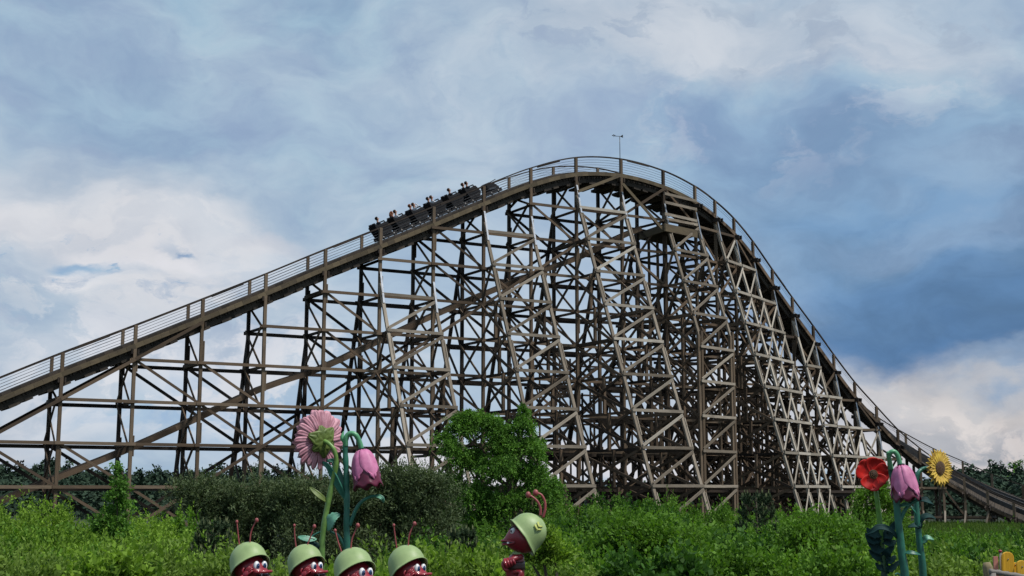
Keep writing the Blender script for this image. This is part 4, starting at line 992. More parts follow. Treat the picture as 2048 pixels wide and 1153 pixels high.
# --- right group
Yr = 19.0
F4 = lambda x, z, dy=0.0: P(1680+x/4.223, 880+z/4.223, Yr+dy); k4 = Yr/FPX/4.223
base = F4(370, 1153); bz = ground_z(base.x, Yr)
T = Thing('giant_flower', (base.x, Yr, bz), 'red poppy sculpture with five glossy petals on a green stem', 'flower sculpture')
cc = F4(277, 292, -.05); fn_ = Vector((.12, -1, -.05)).normalized(); ux = Vector((1, .12, 0)).normalized(); uz = ux.cross(fn_).normalized()*-1
if uz.z < 0: uz = -uz
for kx, (a_deg, L_, W_) in enumerate(((75, 138, 78), (155, 155, 72), (12, 132, 68), (-50, 118, 62), (-112, 135, 74))):
    a = math.radians(a_deg); fx = ux*math.cos(a) + uz*math.sin(a); fy = fn_.cross(fx)
    q = MB(); petal(q, cc + fn_*(.004*kx), fx, fy, fn_, L_*k4, W_*k4*1.15, lambda t_: (.25+.75*math.sin(min(1, t_*1.5)*math.pi/2))*(1 if t_ < .6 else math.sqrt(max(0, 1-((t_-.6)/.42)**2.6))+.02), lambda t_, c: .035*t_**1.5 - .014*math.sin(t_*3.1)*(1-c*c) + .004*c, ridge=.002, n=14, m=18, ripple=.006, ph=kx)
    o = T.part(q, 'petal', M['poppy']); solidify(o, .01)
q = MB(); q.ellipsoid(cc + fn_*.012, (.068, .022, .068), n=24, m=12); q.ellipsoid(cc + fn_*.02, (.045, .03, .045), n=20, m=12); hb = T.part(q, 'flower_centre', M['seed'])
q = MB()
for rr, cnt in ((.062, 22), (.042, 14), (.02, 6)):
    for kx in range(cnt):
        a = 2*math.pi*kx/cnt; p_ = cc + fn_*(.045 if rr < .05 else .03) + (ux*math.cos(a) + uz*math.sin(a))*rr; q.ellipsoid(p_, (.0055, .0055, .0055), n=6, m=5)
T.part(q, 'stamen', M['stamen'], hb)
q = MB(); st = catmull([cc - fn_*.03, F4(295, 380, .06), F4(308, 470), F4(325, 600), F4(338, 720), F4(352, 880), F4(368, 1040), F4(378, 1200), Vector((F4(378, 1200).x, Yr, bz))], 5); nn_ = len(st)
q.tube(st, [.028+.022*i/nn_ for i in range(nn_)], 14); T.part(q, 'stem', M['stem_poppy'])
for (a_, b_, c_, W_) in (((350, 800), (270, 800), (225, 745), .07), ((340, 830), (260, 850), (215, 790), .075), ((355, 830), (420, 800), (460, 690), .07), ((355, 900), (300, 930), (230, 850), .075), ((360, 860), (430, 880), (470, 850), .06), ((365, 1020), (300, 990), (245, 930), .06), ((372, 1000), (410, 940), (455, 900), .06), ((378, 1100), (330, 1080), (300, 1040), .045), ((380, 1050), (430, 1020), (470, 980), .05), ((385, 1120), (440, 1085), (510, 1020), .05)):
    q = MB(); leaf_blade(q, [F4(*a_), F4((a_[0]+b_[0])/2, (a_[1]+b_[1])/2-6, -.06), F4(*b_, -.10), F4(*c_, -.08)], W_, (.1, -1, .5), serr=.14); o = T.part(q, 'leaf', M['teal_leaf']); solidify(o, .01)
base = F4(545, 1153); bz = ground_z(base.x, Yr-.3)
T = Thing('giant_flower', (base.x, Yr-.3, bz), 'pink bell flower sculpture between the red poppy and the sunflower', 'flower sculpture')
G4 = lambda x, z, dy=0.0: F4(x, z, -.3+dy)
bell_head(T, G4(515, 210), Rm(y=-6, x=-3), .50, .185)
q = MB(); st = catmull([Vector((G4(548, 1153).x, Yr-.3, bz)), G4(548, 1153), G4(525, 980), G4(505, 800), G4(488, 650), G4(474, 480), G4(455, 380, .12), G4(432, 280, .16), G4(420, 200, .1)], 5); nn_ = len(st)
q.tube(st, [.062-.026*i/nn_ for i in range(nn_)], 14); T.part(q, 'stem', M['stem_teal'])
q = MB(); st = catmull([G4(432, 250, .12), G4(418, 180, .08), G4(412, 135, .04), G4(432, 104), G4(460, 102), G4(484, 130), G4(498, 170), G4(507, 212)], 5); q.tube(st, .034, 14); T.part(q, 'stem_hook', M['hook'])
q = MB(); q.tube(catmull([G4(414, 150, .03), G4(402, 130, .02), G4(404, 112), G4(414, 104)], 4), [.02]*12+[.008], 10); T.part(q, 'bud', M['hook'])
q = MB(); st = catmull([G4(505, 700), G4(535, 620), G4(580, 555), G4(640, 515), G4(700, 505)], 5); q.tube(st, [.03-.012*i/len(st) for i in range(len(st))], 10); br = T.part(q, 'branch', M['stem_teal'])
q = MB(); leaf_blade(q, [G4(660, 510), G4(715, 510, -.05), G4(750, 525, -.05), G4(785, 548)], .055, (0, -1, 1.2)); o = T.part(q, 'leaf', M['teal_leaf'], br); solidify(o, .012)
q = MB(); leaf_blade(q, [G4(480, 830), G4(440, 775, -.05), G4(380, 745, -.08), G4(320, 742, -.08), G4(270, 775, -.06), G4(222, 800)], .045, (0, -1, .7)); o = T.part(q, 'leaf', M['teal_leaf']); solidify(o, .014)
q = MB(); leaf_blade(q, [G4(500, 565), G4(540, 550, -.04), G4(570, 545, -.04), G4(590, 540)], .035, (0, -1, 1)); o = T.part(q, 'leaf', M['mint_leaf']); solidify(o, .01)
q = MB(); leaf_blade(q, [G4(540, 955), G4(590, 955, -.05), G4(640, 962, -.05), G4(680, 972)], .03, (0, -1, 1)); o = T.part(q, 'leaf', M['stem_teal']); solidify(o, .01)
q = MB(); st = catmull([G4(540, 1220), G4(520, 1160), G4(490, 1128), G4(465, 1138)], 5); q.tube(st, .012, 8); T.part(q, 'branch', M['mint_leaf'])
base = F4(700, 1153); bz = ground_z(base.x, Yr+.4)
T = Thing('giant_flower', (base.x, Yr+.4, bz), 'yellow sunflower sculpture with a brown seed disc on a teal stem', 'flower sculpture')
H4 = lambda x, z, dy=0.0: F4(x, z, .4+dy)
sc_ = H4(840, 238); fn_ = Vector((.53, -.84, .02)).normalized(); uz = (Z - fn_*Z.dot(fn_)).normalized(); ux = uz.cross(fn_)*-1
for ring in range(2):
    cnt = 24 - ring*2
    for kx in range(cnt):
        a = 2*math.pi*(kx + .5*ring)/cnt; fx = ux*math.cos(a) + uz*math.sin(a); fy = fn_.cross(fx); L_ = (165-20*ring+10*math.sin(kx*1.9))*k4*.72
        q = MB(); petal(q, sc_ + fx*.075 - fn_*(.012-.018*ring), fx, fy, fn_, L_, .036, lambda t_: (.6+.5*math.sin(t_*math.pi))*(1-t_**3)+.02, lambda t_, c: .012*math.sin(t_*3+kx*.3) - .008*(1-c*c) + (.012+.01*ring)*t_, ridge=.0, n=7, m=4)
        o = T.part(q, 'petal', M['sun_yellow']); solidify(o, .008)
q = MB(); R3 = Matrix((ux, uz, fn_)).transposed(); q.ellipsoid(sc_, (.112, .112, .04), rot=R3, n=30, m=14); sdc = T.part(q, 'seed_disc', M['seed'])
q = MB()
for kx in range(120):
    rr = .108*math.sqrt(kx/120); a = kx*2.39996; q.ellipsoid(sc_ + R3 @ Vector((rr*math.cos(a), rr*math.sin(a), .04*math.sqrt(max(0, 1-(rr/.112)**2)))), (.0055, .0055, .006), n=6, m=4)
T.part(q, 'seed_texture', M['stamen'], sdc)
q = MB(); st = catmull([sc_ - fn_*.03, H4(745, 238, .1), H4(700, 245, .05), H4(665, 275), H4(648, 330), H4(640, 430), H4(645, 560), H4(655, 700), H4(670, 850), H4(690, 1000), H4(702, 1153), Vector((H4(702, 1153).x, Yr+.4, bz))], 5); nn_ = len(st)
q.tube(st, [.02+.034*min(1, i/nn_*1.15) for i in range(nn_)], 12); T.part(q, 'stem', M['stem_teal'])
for (a_, b_, c_, W_, m_) in (((660, 740), (630, 725), (575, 738), .05, 'teal_leaf'), ((660, 750), (680, 720), (685, 745), .04, 'teal_leaf'), ((690, 870), (740, 828), (790, 845), .05, 'mint_leaf'), ((650, 640), (620, 590), (600, 560), .02, 'stem_teal')):
    q = MB(); leaf_blade(q, [H4(*a_), H4((a_[0]+b_[0])/2, (a_[1]+b_[1])/2, -.03), H4(*b_, -.06), H4(*c_, -.05)], W_, (0, -1, 1)); o = T.part(q, 'leaf', M[m_]); solidify(o, .014)
q = MB(); leaf_blade(q, [H4(660, 720), H4(700, 660, -.04), H4(750, 645, -.06), H4(808, 668, -.04)], .05, (0, -1, 1.2)); o = T.part(q, 'leaf', M['teal_leaf']); solidify(o, .012)
q = MB(); q.tube([H4(680, 980), H4(686, 900), H4(700, 850)], [.03, .022, .015], 10); T.part(q, 'leaf_stalk', M['stem_teal'])
for (a_, b_) in (((643, 440), (668, 440)), ((640, 400), (690, 350)), ((640, 350), (625, 330))):
    q = MB(); q.tube([H4(*a_), H4(*b_, -.02)], [.012, .004], 8); T.part(q, 'thorn', M['stem_teal'])
# ------------------------------------------------------------------ yellow boards and log at the right edge
M['orange'] = wood('orange_board', (.62, .32, .02, 1), (.72, .42, .04, 1), stain=(.4, .2, .02, 1), rough=.5, stain_amt=.25)
M['salmon'] = paint('salmon_paint', (.55, .22, .16, 1), rough=.5)
M['log'] = wood('grey_log', (.16, .14, .12, 1), (.22, .20, .18, 1), stain=(.05, .045, .04, 1))
M['straw'] = wood('straw_bundle', (.20, .16, .09, 1), (.28, .23, .13, 1))
Yb = 15.0; B4 = lambda x, z, dy=0.0: P(1680+x/4.223, 880+z/4.223, Yb+dy)
gzb = ground_z(B4(1380, 1100).x, Yb)
def board(x0, x1, top, dy, mat, lab, lean=0, th_=.035):
    a = B4(x0, top, dy); b_ = B4(x1, top, dy); w = (b_.x-a.x)/2; cx = (a.x+b_.x)/2; zt = a.z; g = ground_z(cx, Yb+dy)
    prof = [(-w, 0), (w, 0)] + [(w*math.cos(t_), (zt-g-w*.9) + w*.9*math.sin(t_)) for t_ in np.linspace(0, math.pi, 15)]
    o = empty('rounded_board', (cx, Yb+dy, g)); tag(o, lab, 'board', 'rounded yellow boards')
    q = MB(); n = len(prof); vs = [Vector((x, -th_/2, z)) for x, z in prof] + [Vector((x, th_/2, z)) for x, z in prof]
    fc = [tuple(range(n)), tuple(range(2*n-1, n-1, -1))] + [(k, k+n, (k+1) % n+n, (k+1) % n) for k in range(n)]
    q.quadmesh(vs, fc, [[(vs[i].z*1.0, vs[i].x*1.3+.2*x0) for i in f] for f in fc], random.random()); p_ = q.build('plank', M[mat], o)
    bv = p_.modifiers.new('b', 'BEVEL'); bv.width = .006; bv.segments = 2; bv.limit_method = 'ANGLE'
    q = MB(); q.ellipsoid((0, -th_/2-.003, zt-g-w*1.2), (.008, .004, .008), n=10, m=6); q.ellipsoid((0, -th_/2-.003, zt-g-.22), (.008, .004, .008), n=10, m=6); q.build('screw_head', M['chrome'], o)
    o.rotation_euler.y = math.radians(lean)
board(1333, 1436, 946, 0, 'orange', 'tall orange yellow board with a rounded top at the lower right', 1.5)
board(1458, 1492, 1036, .05, 'orange', 'narrow short yellow board left of the widest one', 0)
board(1486, 1575, 1018, -.03, 'orange', 'short wide yellow board at the right edge of the picture', 0)
q = Thing('painted_slat', (B4(1325, 1110).x, Yb+.06, gzb), 'thin salmon pink slat leaning beside the tall yellow board', 'board')
mb = MB(); mb.beam(Vector((B4(1338, 1200).x, Yb+.06, gzb)), B4(1312, 985, .06), .05, .03, side=Vector((1, 0, 0))); q.part(mb, 'slat', M['salmon'])
q = Thing('garden_post', (B4(1355, 940).x, Yb+.12, gzb), 'dark red knob on a post behind the tall yellow board', 'post')
mb = MB(); mb.ellipsoid(B4(1353, 942, .12), (.022, .022, .018)); q.part(mb, 'knob', M['ant_red']); mb = MB(); mb.tube([Vector((B4(1355, 942).x, Yb+.12, gzb)), B4(1355, 948, .12)], .015, 8); q.part(mb, 'shaft', M['log'])
q = Thing('log_rail', (B4(1420, 1120).x, Yb-.5, gzb), 'rough grey log lying across in front of the yellow boards', 'log')
mb = MB(); pts = [B4(1262, 1112, -.5), B4(1330, 1120, -.5), B4(1400, 1134, -.5), B4(1480, 1146, -.5), B4(1600, 1165, -.5), B4(1700, 1180, -.5)]; pts = catmull(pts, 4)
mb.tube(pts, [.028+.004*math.sin(i*1.7) for i in range(len(pts))], 12); q.part(mb, 'trunk', M['log'])
for xx in (1290, 1640):
    mb = MB(); p_ = B4(xx, 1125, -.5); mb.tube([Vector((p_.x, Yb-.5, ground_z(p_.x, Yb-.5))), p_], .035, 10); q.part(mb, 'support', M['log'])
q = Thing('straw_post', (B4(1245, 1100).x, Yb-.2, gzb), 'pale straw coloured stump at the left end of the grey log', 'post')
mb = MB(); mb.tube([Vector((B4(1262, 1120).x, Yb-.2, gzb)), B4(1258, 1140, -.2), B4(1246, 1075, -.2), B4(1238, 1038, -.2)], [.07, .06, .055, .04], 14); q.part(mb, 'stump', M['straw'])
# ------------------------------------------------------------------ vegetation
def leaf_object(name, pos, axis, L, W, mat, parent=None, loc=None, rs=None, fold=True):
    """pos (N,3), axis (N,3) leaf direction, L,W (N,) sizes -> one mesh of many pointed leaves"""
    N_ = len(pos); rng = np.random.default_rng(len(pos))
    ax = axis/np.maximum(np.linalg.norm(axis, axis=1, keepdims=True), 1e-6)
    r = rng.normal(size=(N_, 3)); s = np.cross(ax, r); s /= np.maximum(np.linalg.norm(s, axis=1, keepdims=True), 1e-6)
    L_ = L[:, None]; W_ = W[:, None]
    v = np.stack([pos, pos + ax*L_*.45 + s*W_*.5, pos + ax*L_, pos + ax*L_*.45 - s*W_*.5], axis=1).reshape(-1, 3)
    me = bpy.data.meshes.new(name); me.vertices.add(N_*4); me.vertices.foreach_set('co', v.astype(np.float32).ravel())
    me.loops.add(N_*4); me.loops.foreach_set('vertex_index', np.arange(N_*4, dtype=np.int32))
    me.polygons.add(N_); me.polygons.foreach_set('loop_start', np.arange(0, N_*4, 4, dtype=np.int32)); me.polygons.foreach_set('loop_total', np.full(N_, 4, dtype=np.int32))
    me.update(calc_edges=True)
    u = me.uv_layers.new(name='rnd'); rr = rs if rs is not None else rng.random(N_); u.data.foreach_set('uv', np.repeat(rr, 8).astype(np.float32))
    me.materials.append(mat); o = bpy.data.objects.new(name, me); COL.objects.link(o)
    if parent: o.parent = parent
    if loc is not None: o.location = loc
    return o
def twigs(C, R, n, tl, per, up=.6, out=.6, droop=0.0, surf=.55, seed=1, jit=.025, crad=.17, kdiv=13):
    """twigs bunched on branch ends inside an ellipsoid C,R; returns leaf positions, axes, tint"""
    rng = np.random.default_rng(seed); K = max(3, n//kdiv); R = np.array(R, dtype=float)
    d = rng.normal(size=(K, 3)); d[:, 2] = np.where(d[:, 2] < -.3, -d[:, 2], d[:, 2]); d /= np.linalg.norm(d, axis=1, keepdims=True)
    rad = (surf + (1-surf)*rng.random(K)) * (.82+.36*rng.random(K)); rad = np.where(rng.random(K) < .3, rng.random(K)**.6, rad)
    cc = np.array(C) + d*R*rad[:, None]; ctint = rng.random(K)
    w = rng.random(K)+.3; w /= w.sum(); ki = rng.choice(K, size=n, p=w)
    csz = crad*(.6+.8*rng.random(K)) * min(1.0, float(R.mean())/.6)
    st = cc[ki] + rng.normal(size=(n, 3))*csz[ki][:, None]*np.array([1, 1, .7])
    dr = d[ki]*out + np.array([0, 0, up]) + rng.normal(size=(n, 3))*.45; dr /= np.linalg.norm(dr, axis=1, keepdims=True)
    t = (np.arange(per)+.5)/per; t = t[None, :, None]; tl_ = (tl*(.5+.9*rng.random(n)))[:, None, None]
    p = st[:, None, :] + dr[:, None, :]*t*tl_ - np.array([0, 0, 1.0])*droop*(t**2)*tl_
    ax = dr[:, None, :] + rng.normal(size=(n, per, 3))*.75 - np.array([0, 0, 1.0])*droop*t*1.5
    p = p + rng.normal(size=p.shape)*jit
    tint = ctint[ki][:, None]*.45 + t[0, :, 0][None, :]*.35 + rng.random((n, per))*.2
    return p.reshape(-1, 3), ax.reshape(-1, 3), tint.reshape(-1)
def gather(lst):
    return np.concatenate([a[0] for a in lst]), np.concatenate([a[1] for a in lst]), np.concatenate([a[2] for a in lst])
rng0 = np.random.default_rng(3)
LM = {
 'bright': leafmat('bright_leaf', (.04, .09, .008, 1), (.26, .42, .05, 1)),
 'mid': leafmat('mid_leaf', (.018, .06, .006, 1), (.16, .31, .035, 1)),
 'willow': leafmat('willow_leaf', (.018, .034, .014, 1), (.12, .16, .07, 1), trans=.2),
 'birch': leafmat('birch_leaf', (.028, .085, .012, 1), (.16, .33, .05, 1)),
 'scrub': leafmat('scrub_leaf', (.04, .085, .010, 1), (.22, .33, .06, 1)),
 'pine': leafmat('pine_needle', (.022, .045, .02, 1), (.05, .08, .035, 1), trans=.05),
 'pine_tip': leafmat('pine_shoot', (.12, .15, .07, 1), (.2, .22, .11, 1), trans=.1),
 'far': leafmat('far_conifer', (.014, .030, .018, 1), (.036, .062, .036, 1), trans=.0, rough=.9),
 'grass': leafmat('grass_blade', (.035, .08, .012, 1), (.13, .2, .04, 1)),
}
M2 = {LM['bright'].name: LM['mid'], LM['mid'].name: leafmat('deep_leaf', (.010, .035, .006, 1), (.07, .17, .025, 1)), LM['scrub'].name: LM['bright']}
M['bark'] = wood('bark', (.06, .045, .032, 1), (.10, .08, .06, 1))
M['bark_birch'] = wood('birch_bark', (.45, .43, .4, 1), (.6, .58, .54, 1), stain=(.03, .03, .03, 1))
def mound(u, vtop, Y, rx, ry=None, hfrac=.55, n=120, tl=.45, per=14, seed=1, **k):
    """leaf mound whose top stands at vtop when seen at distance Y"""
    p = P(u, vtop, Y); g = ground_z(p.x, Y); H = max(.5, p.z-g-.32)
    return twigs((p.x, Y, g + H*(1-hfrac)-tl*.25), (rx, ry or rx*.9, H*hfrac), n, tl, per, seed=seed, **k)
def thicket(name, spec, mat, leafL, leafW, label, cat):
    """spec: list of (u0,u1,step, vtop function, Y, rx, n)"""
    lst = []; l2 = []; sd_ = 10
    for (u0, u1, step, vf, Y, rx, n) in spec:
        u = u0
        while u <= u1:
            sd_ += 1; r = random.random()
            (l2 if r < .3 else lst).append(mound(u + random.uniform(-.3, .3)*step, vf(u) + random.uniform(-14, 13), Y + random.uniform(-1.4, 1.4), rx*random.uniform(.8, 1.2), n=int(n*random.uniform(1.0, 1.4)), seed=sd_, tl=.42, per=15, up=.9, out=.5, surf=.8, jit=.02))
            lst.append(mound(u + random.uniform(-.5, .5)*step, vf(u) + random.uniform(-12, 5), Y, rx*.9, n=16, seed=sd_+5000, tl=.75, per=26, up=2.2, out=.3, surf=.9, jit=.025, kdiv=2, crad=.05))
            u += step
    p, a, idt = gather(l2); n = len(p); L_ = leafL*1.25*(.6+.8*rng0.random(n))
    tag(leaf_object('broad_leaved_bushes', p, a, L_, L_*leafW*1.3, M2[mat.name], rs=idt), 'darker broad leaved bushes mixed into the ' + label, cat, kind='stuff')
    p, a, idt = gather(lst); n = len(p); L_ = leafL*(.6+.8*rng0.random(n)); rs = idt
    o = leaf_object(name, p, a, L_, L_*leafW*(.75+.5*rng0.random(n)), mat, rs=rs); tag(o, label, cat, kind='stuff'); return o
def vline(pts):
    return lambda u: float(np.interp(u, [a for a, _ in pts], [b for _, b in pts]))
lt = vline([(-60, 1012), (0, 1018), (60, 1000), (100, 1005), (150, 1038), (200, 1030), (260, 1022), (330, 1018), (380, 1040), (440, 1075)])
thicket('thicket', [(-60, 420, 52, lt, 42, 1.0, 300), (-60, 430, 60, lambda u: lt(u)+28, 37, 1.0, 260), (-60, 440, 66, lambda u: lt(u)+58, 32, .95, 260), (-60, 470, 70, lambda u: 1112, 27, .9, 240)], LM['bright'], .095, .42, 'bright green thicket filling the lower left in front of the coaster', 'bushes')
rtv = vline([(1090, 1000), (1140, 1000), (1190, 985), (1240, 995), (1300, 990), (1360, 1000), (1430, 1005), (1500, 1018), (1560, 1018), (1640, 1024), (1740, 1030), (1800, 1052), (1880, 1068), (1960, 1066), (2048, 1048), (2100, 1040)])
thicket('thicket', [(1120, 1470, 50, rtv, 46, 1.05, 330), (1480, 1760, 52, rtv, 46, 1.0, 300), (1800, 2100, 52, rtv, 44, .9, 200), (1090, 2090, 62, lambda u: rtv(u)+26, 40, 1.05, 270), (1110, 2080, 66, lambda u: max(rtv(u)+52, 1072), 34, 1.0, 260)], LM['mid'], .092, .42, 'mid green thicket filling the right side in front of the coaster', 'bushes')
thicket('thicket', [(860, 1130, 60, lambda u: 1062, 38, .9, 230), (1100, 2080, 64, lambda u: 1098, 29, .85, 260), (1040, 1300, 60, lambda u: 1082, 27, .7, 230)], LM['mid'], .085, .45, 'dark low leafy bushes behind the ant sergeant and the flowers', 'bushes')
thicket('leafy_thicket', [(1150, 1780, 60, lambda u: 1104 + 16*math.sin(u*.017), 24.5, .8, 210), (1100, 2100, 74, lambda u: 1092+16*math.sin(u*.02), 27.5, .8, 200)], LM['mid'], .088, .6, 'broad leaved bushes along the bottom right of the picture', 'bushes')
thicket('low_scrub', [(-80, 400, 62, lambda u: 1112 + 14*math.sin(u*.013), 23.5, .75, 190), (440, 1150, 62, lambda u: 1128 + 14*math.sin(u*.013), 23.5, .75, 190), (820, 1100, 60, lambda u: 1108, 25.5, .6, 180), (1700, 2130, 66, lambda u: 1118, 24.5, .75, 180)], LM['scrub'], .095, .46, 'low yellowish green scrub along the bottom edge', 'scrub')
# ---- individually standing shrubs and trees
def shrub(name, base_u, Y, blobs, mat, leafL, leafW, label, cat, n=300, tl=.5, per=15, bark='bark', trunk_r=.05, up=.8, out=.6, droop=0.0, group=None, surf=.5, stems=7, seed=5, rs_=1.0):
    b = P(base_u, 1100, Y); g = ground_z(b.x, Y); root = empty(name, (b.x, Y, g)); tag(root, label, cat, group)
    lst = []; tips = []
    for i, (u, v, rx, rz, w) in enumerate(blobs):
        dy = random.uniform(-.5, .5)*rx; c = P(u, v, Y+dy); tips.append(c)
        lst.append(twigs(c, (rx*rs_, rx*.85, rz*(.5+.5*rs_)), int(n*w), tl, per, up=up, out=out, droop=droop, surf=surf, seed=seed*100+i))
    p, a, idt = gather(lst); p = p - np.array([b.x, Y, g]); nn = len(p); L_ = leafL*(.6+.8*rng0.random(nn)); rs = idt
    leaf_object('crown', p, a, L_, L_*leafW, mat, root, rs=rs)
    q = MB(); B0 = Vector((b.x, Y, g))
    if stems == 1:
        top = max(tips, key=lambda t_: t_.z); tr = catmull([Vector((0, 0, 0)), (top-B0)*.35 + Vector((.05, 0, 0)), (top-B0)*.7, top-B0], 5); q.tube(tr, [trunk_r*(1-.85*i/len(tr)) for i in range(len(tr))], 8)
        q.build('trunk', M[bark], root); q = MB()
        for t_ in tips:
            if t_ is top: continue
            zf = max(.15, min(.8, (t_.z-B0.z-.8)/(top.z-B0.z))); s0 = tr[int(zf*(len(tr)-1)*.8)]
            q.tube(catmull([s0, s0.lerp(t_-B0, .5)+Vector((0, 0, -.08)), t_-B0], 3), [trunk_r*.4, trunk_r*.35, trunk_r*.3, trunk_r*.25, trunk_r*.2, trunk_r*.12, trunk_r*.06], 6)
        q.build('limb', M[bark], root)
    else:
        for t_ in tips:
            s0 = Vector((random.uniform(-.25, .25), random.uniform(-.2, .2), 0)); e = t_-B0
            q.tube(catmull([s0, s0.lerp(e, .5)+Vector((0, 0, .2)), e], 4), [trunk_r*(1-.1*i) for i in range(9)], 6)
        q.build('stem', M[bark], root)
    return root
# grey green willows
shrub('willow_shrub', 470, 44, [(395, 1010, .75, .6, 1), (430, 1030, .9, .7, 1.2), (500, 1022, .9, .75, 1.3), (545, 1035, .8, .8, 1.1), (460, 1075, 1.0, .8, 1.2), (540, 1085, 1.0, .8, 1.1), (500, 1120, 1.1, .7, 1.2), (430, 1115, .9, .6, 1)], LM['willow'], .1, .32, 'grey green willow shrub left of the pink daisy', 'shrub', n=480, seed=1)
shrub('willow_shrub', 650, 43, [(590, 1022, .8, .7, 1.1), (640, 1015, .85, .7, 1.2), (700, 1012, .8, .75, 1.2), (610, 1078, 1.0, .8, 1.2), (690, 1080, 1.0, .85, 1.2), (655, 1050, 1., .8, 1), (620, 1125, 1.1, .7, 1.2), (710, 1125, 1.0, .7, 1.1)], LM['willow'], .1, .32, 'dark willow shrub behind the daisy and bell flower stems', 'shrub', n=480, seed=2)
shrub('willow_shrub', 810, 44, [(755, 1005, .75, .75, 1.2), (810, 995, .8, .75, 1.3), (865, 1005, .8, .8, 1.2), (770, 1060, 1.0, .9, 1.3), (850, 1065, 1.0, .9, 1.3), (810, 1040, .9, .8, 1), (780, 1115, 1.1, .7, 1.2), (860, 1115, 1.0, .7, 1.1)], LM['willow'], .1, .32, 'dark willow shrub between the bell flower and the birch', 'shrub', n=480, seed=3)
# birch in front of the rakers
shrub('birch_tree', 985, 50, [(925, 862, .45, .65, .8), (955, 850, .5, .5, .9), (1000, 880, .55, .6, .7), (1040, 862, .38, .75, .6), (1062, 905, .5, .5, .8), (905, 905, .45, .6, .6), (940, 930, .7, .6, 1), (1000, 945, .8, .6, 1.2), (1060, 955, .7, .6, 1.1), (1090, 990, .7, .6, 1), (900, 985, .65, .7, 1), (950, 1000, .8, .7, 1.2), (1020, 1010, .9, .7, 1.3), (1090, 1040, .8, .7, 1.1), (890, 1050, .8, .7, 1.1), (960, 1070, .9, .7, 1.2), (1040, 1080, .9, .6, 1.1), (930, 838, .35, .25, .3), (985, 850, .35, .3, .35), (1010, 905, .6, .6, 1), (975, 1040, .9, .7, 1.2), (1045, 828, .15, .3, .12), (888, 880, .25, .35, .18)], LM['birch'], .07, .6, 'fresh green birch rising in front of the coaster legs', 'tree', n=520, tl=.34, per=16, bark='bark', trunk_r=.11, stems=1, droop=.9, up=.35, out=.8, surf=.35, seed=4, rs_=.8)
# slim birch sapling on the left
shrub('birch_sapling', 232, 36, [(238, 955, .08, .3, .12), (233, 985, .22, .28, .3), (228, 1012, .3, .3, .4), (240, 1035, .33, .3, .45), (225, 1060, .4, .35, .6), (240, 1080, .45, .4, .7)], LM['birch'], .075, .6, 'slim young birch sapling standing up out of the left thicket', 'tree', n=220, tl=.28, per=10, bark='bark', trunk_r=.03, stems=1, droop=.4, up=.7, out=.5, seed=6)
# small dense tree behind the poppy
shrub('small_tree', 1760, 60, [(1760, 985, .45, .5, .6), (1745, 1010, .6, .5, .9), (1775, 1015, .6, .55, .9), (1735, 1040, .7, .6, 1), (1775, 1050, .8, .6, 1.1), (1755, 1075, .9, .6, 1)], LM['mid'], .085, .6, 'small leafy tree standing behind the poppy stem', 'tree', n=220, stems=1, trunk_r=.07, droop=.5, up=.5, seed=7)
# leaf tips of a tree on the right edge
shrub('birch_tree', 2110, 46, [(2052, 934, .12, .1, .1), (2085, 930, .5, .4, .6), (2120, 900, .8, .8, 1), (2160, 960, .9, .8, 1), (2100, 985, .6, .5, .8), (2110, 1030, .7, .6, .8)], LM['birch'], .08, .6, 'birch just outside the right edge with a twig reaching into view', 'tree', n=200, stems=1, trunk_r=.09, droop=.7, seed=8, bark='bark_birch')
shrub('round_bush', 1640, 27, [(1590, 1100, .5, .3, .8), (1640, 1094, .5, .3, .9), (1690, 1108, .45, .3, .8), (1640, 1130, .6, .4, 1)], LM['mid'], .075, .55, 'leafy bush with fresh shoot tips left of the poppy leaves', 'shrub', n=230, seed=9)
shrub('round_bush', 1300, 26, [(1240, 1105, .5, .28, .8), (1300, 1100, .5, .3, .9), (1350, 1112, .45, .28, .8), (1300, 1135, .6, .4, 1)], LM['mid'], .08, .6, 'broad leaved dark bush right of the ant sergeant at the bottom', 'shrub', n=230, seed=11)
shrub('round_bush', 1095, 20, [(1085, 1105, .16, .16, .5), (1110, 1120, .2, .18, .6), (1065, 1130, .2, .2, .6)], LM['bright'], .06, .5, 'fresh light green bush right behind the ant sergeant', 'shrub', n=150, tl=.25, seed=12)
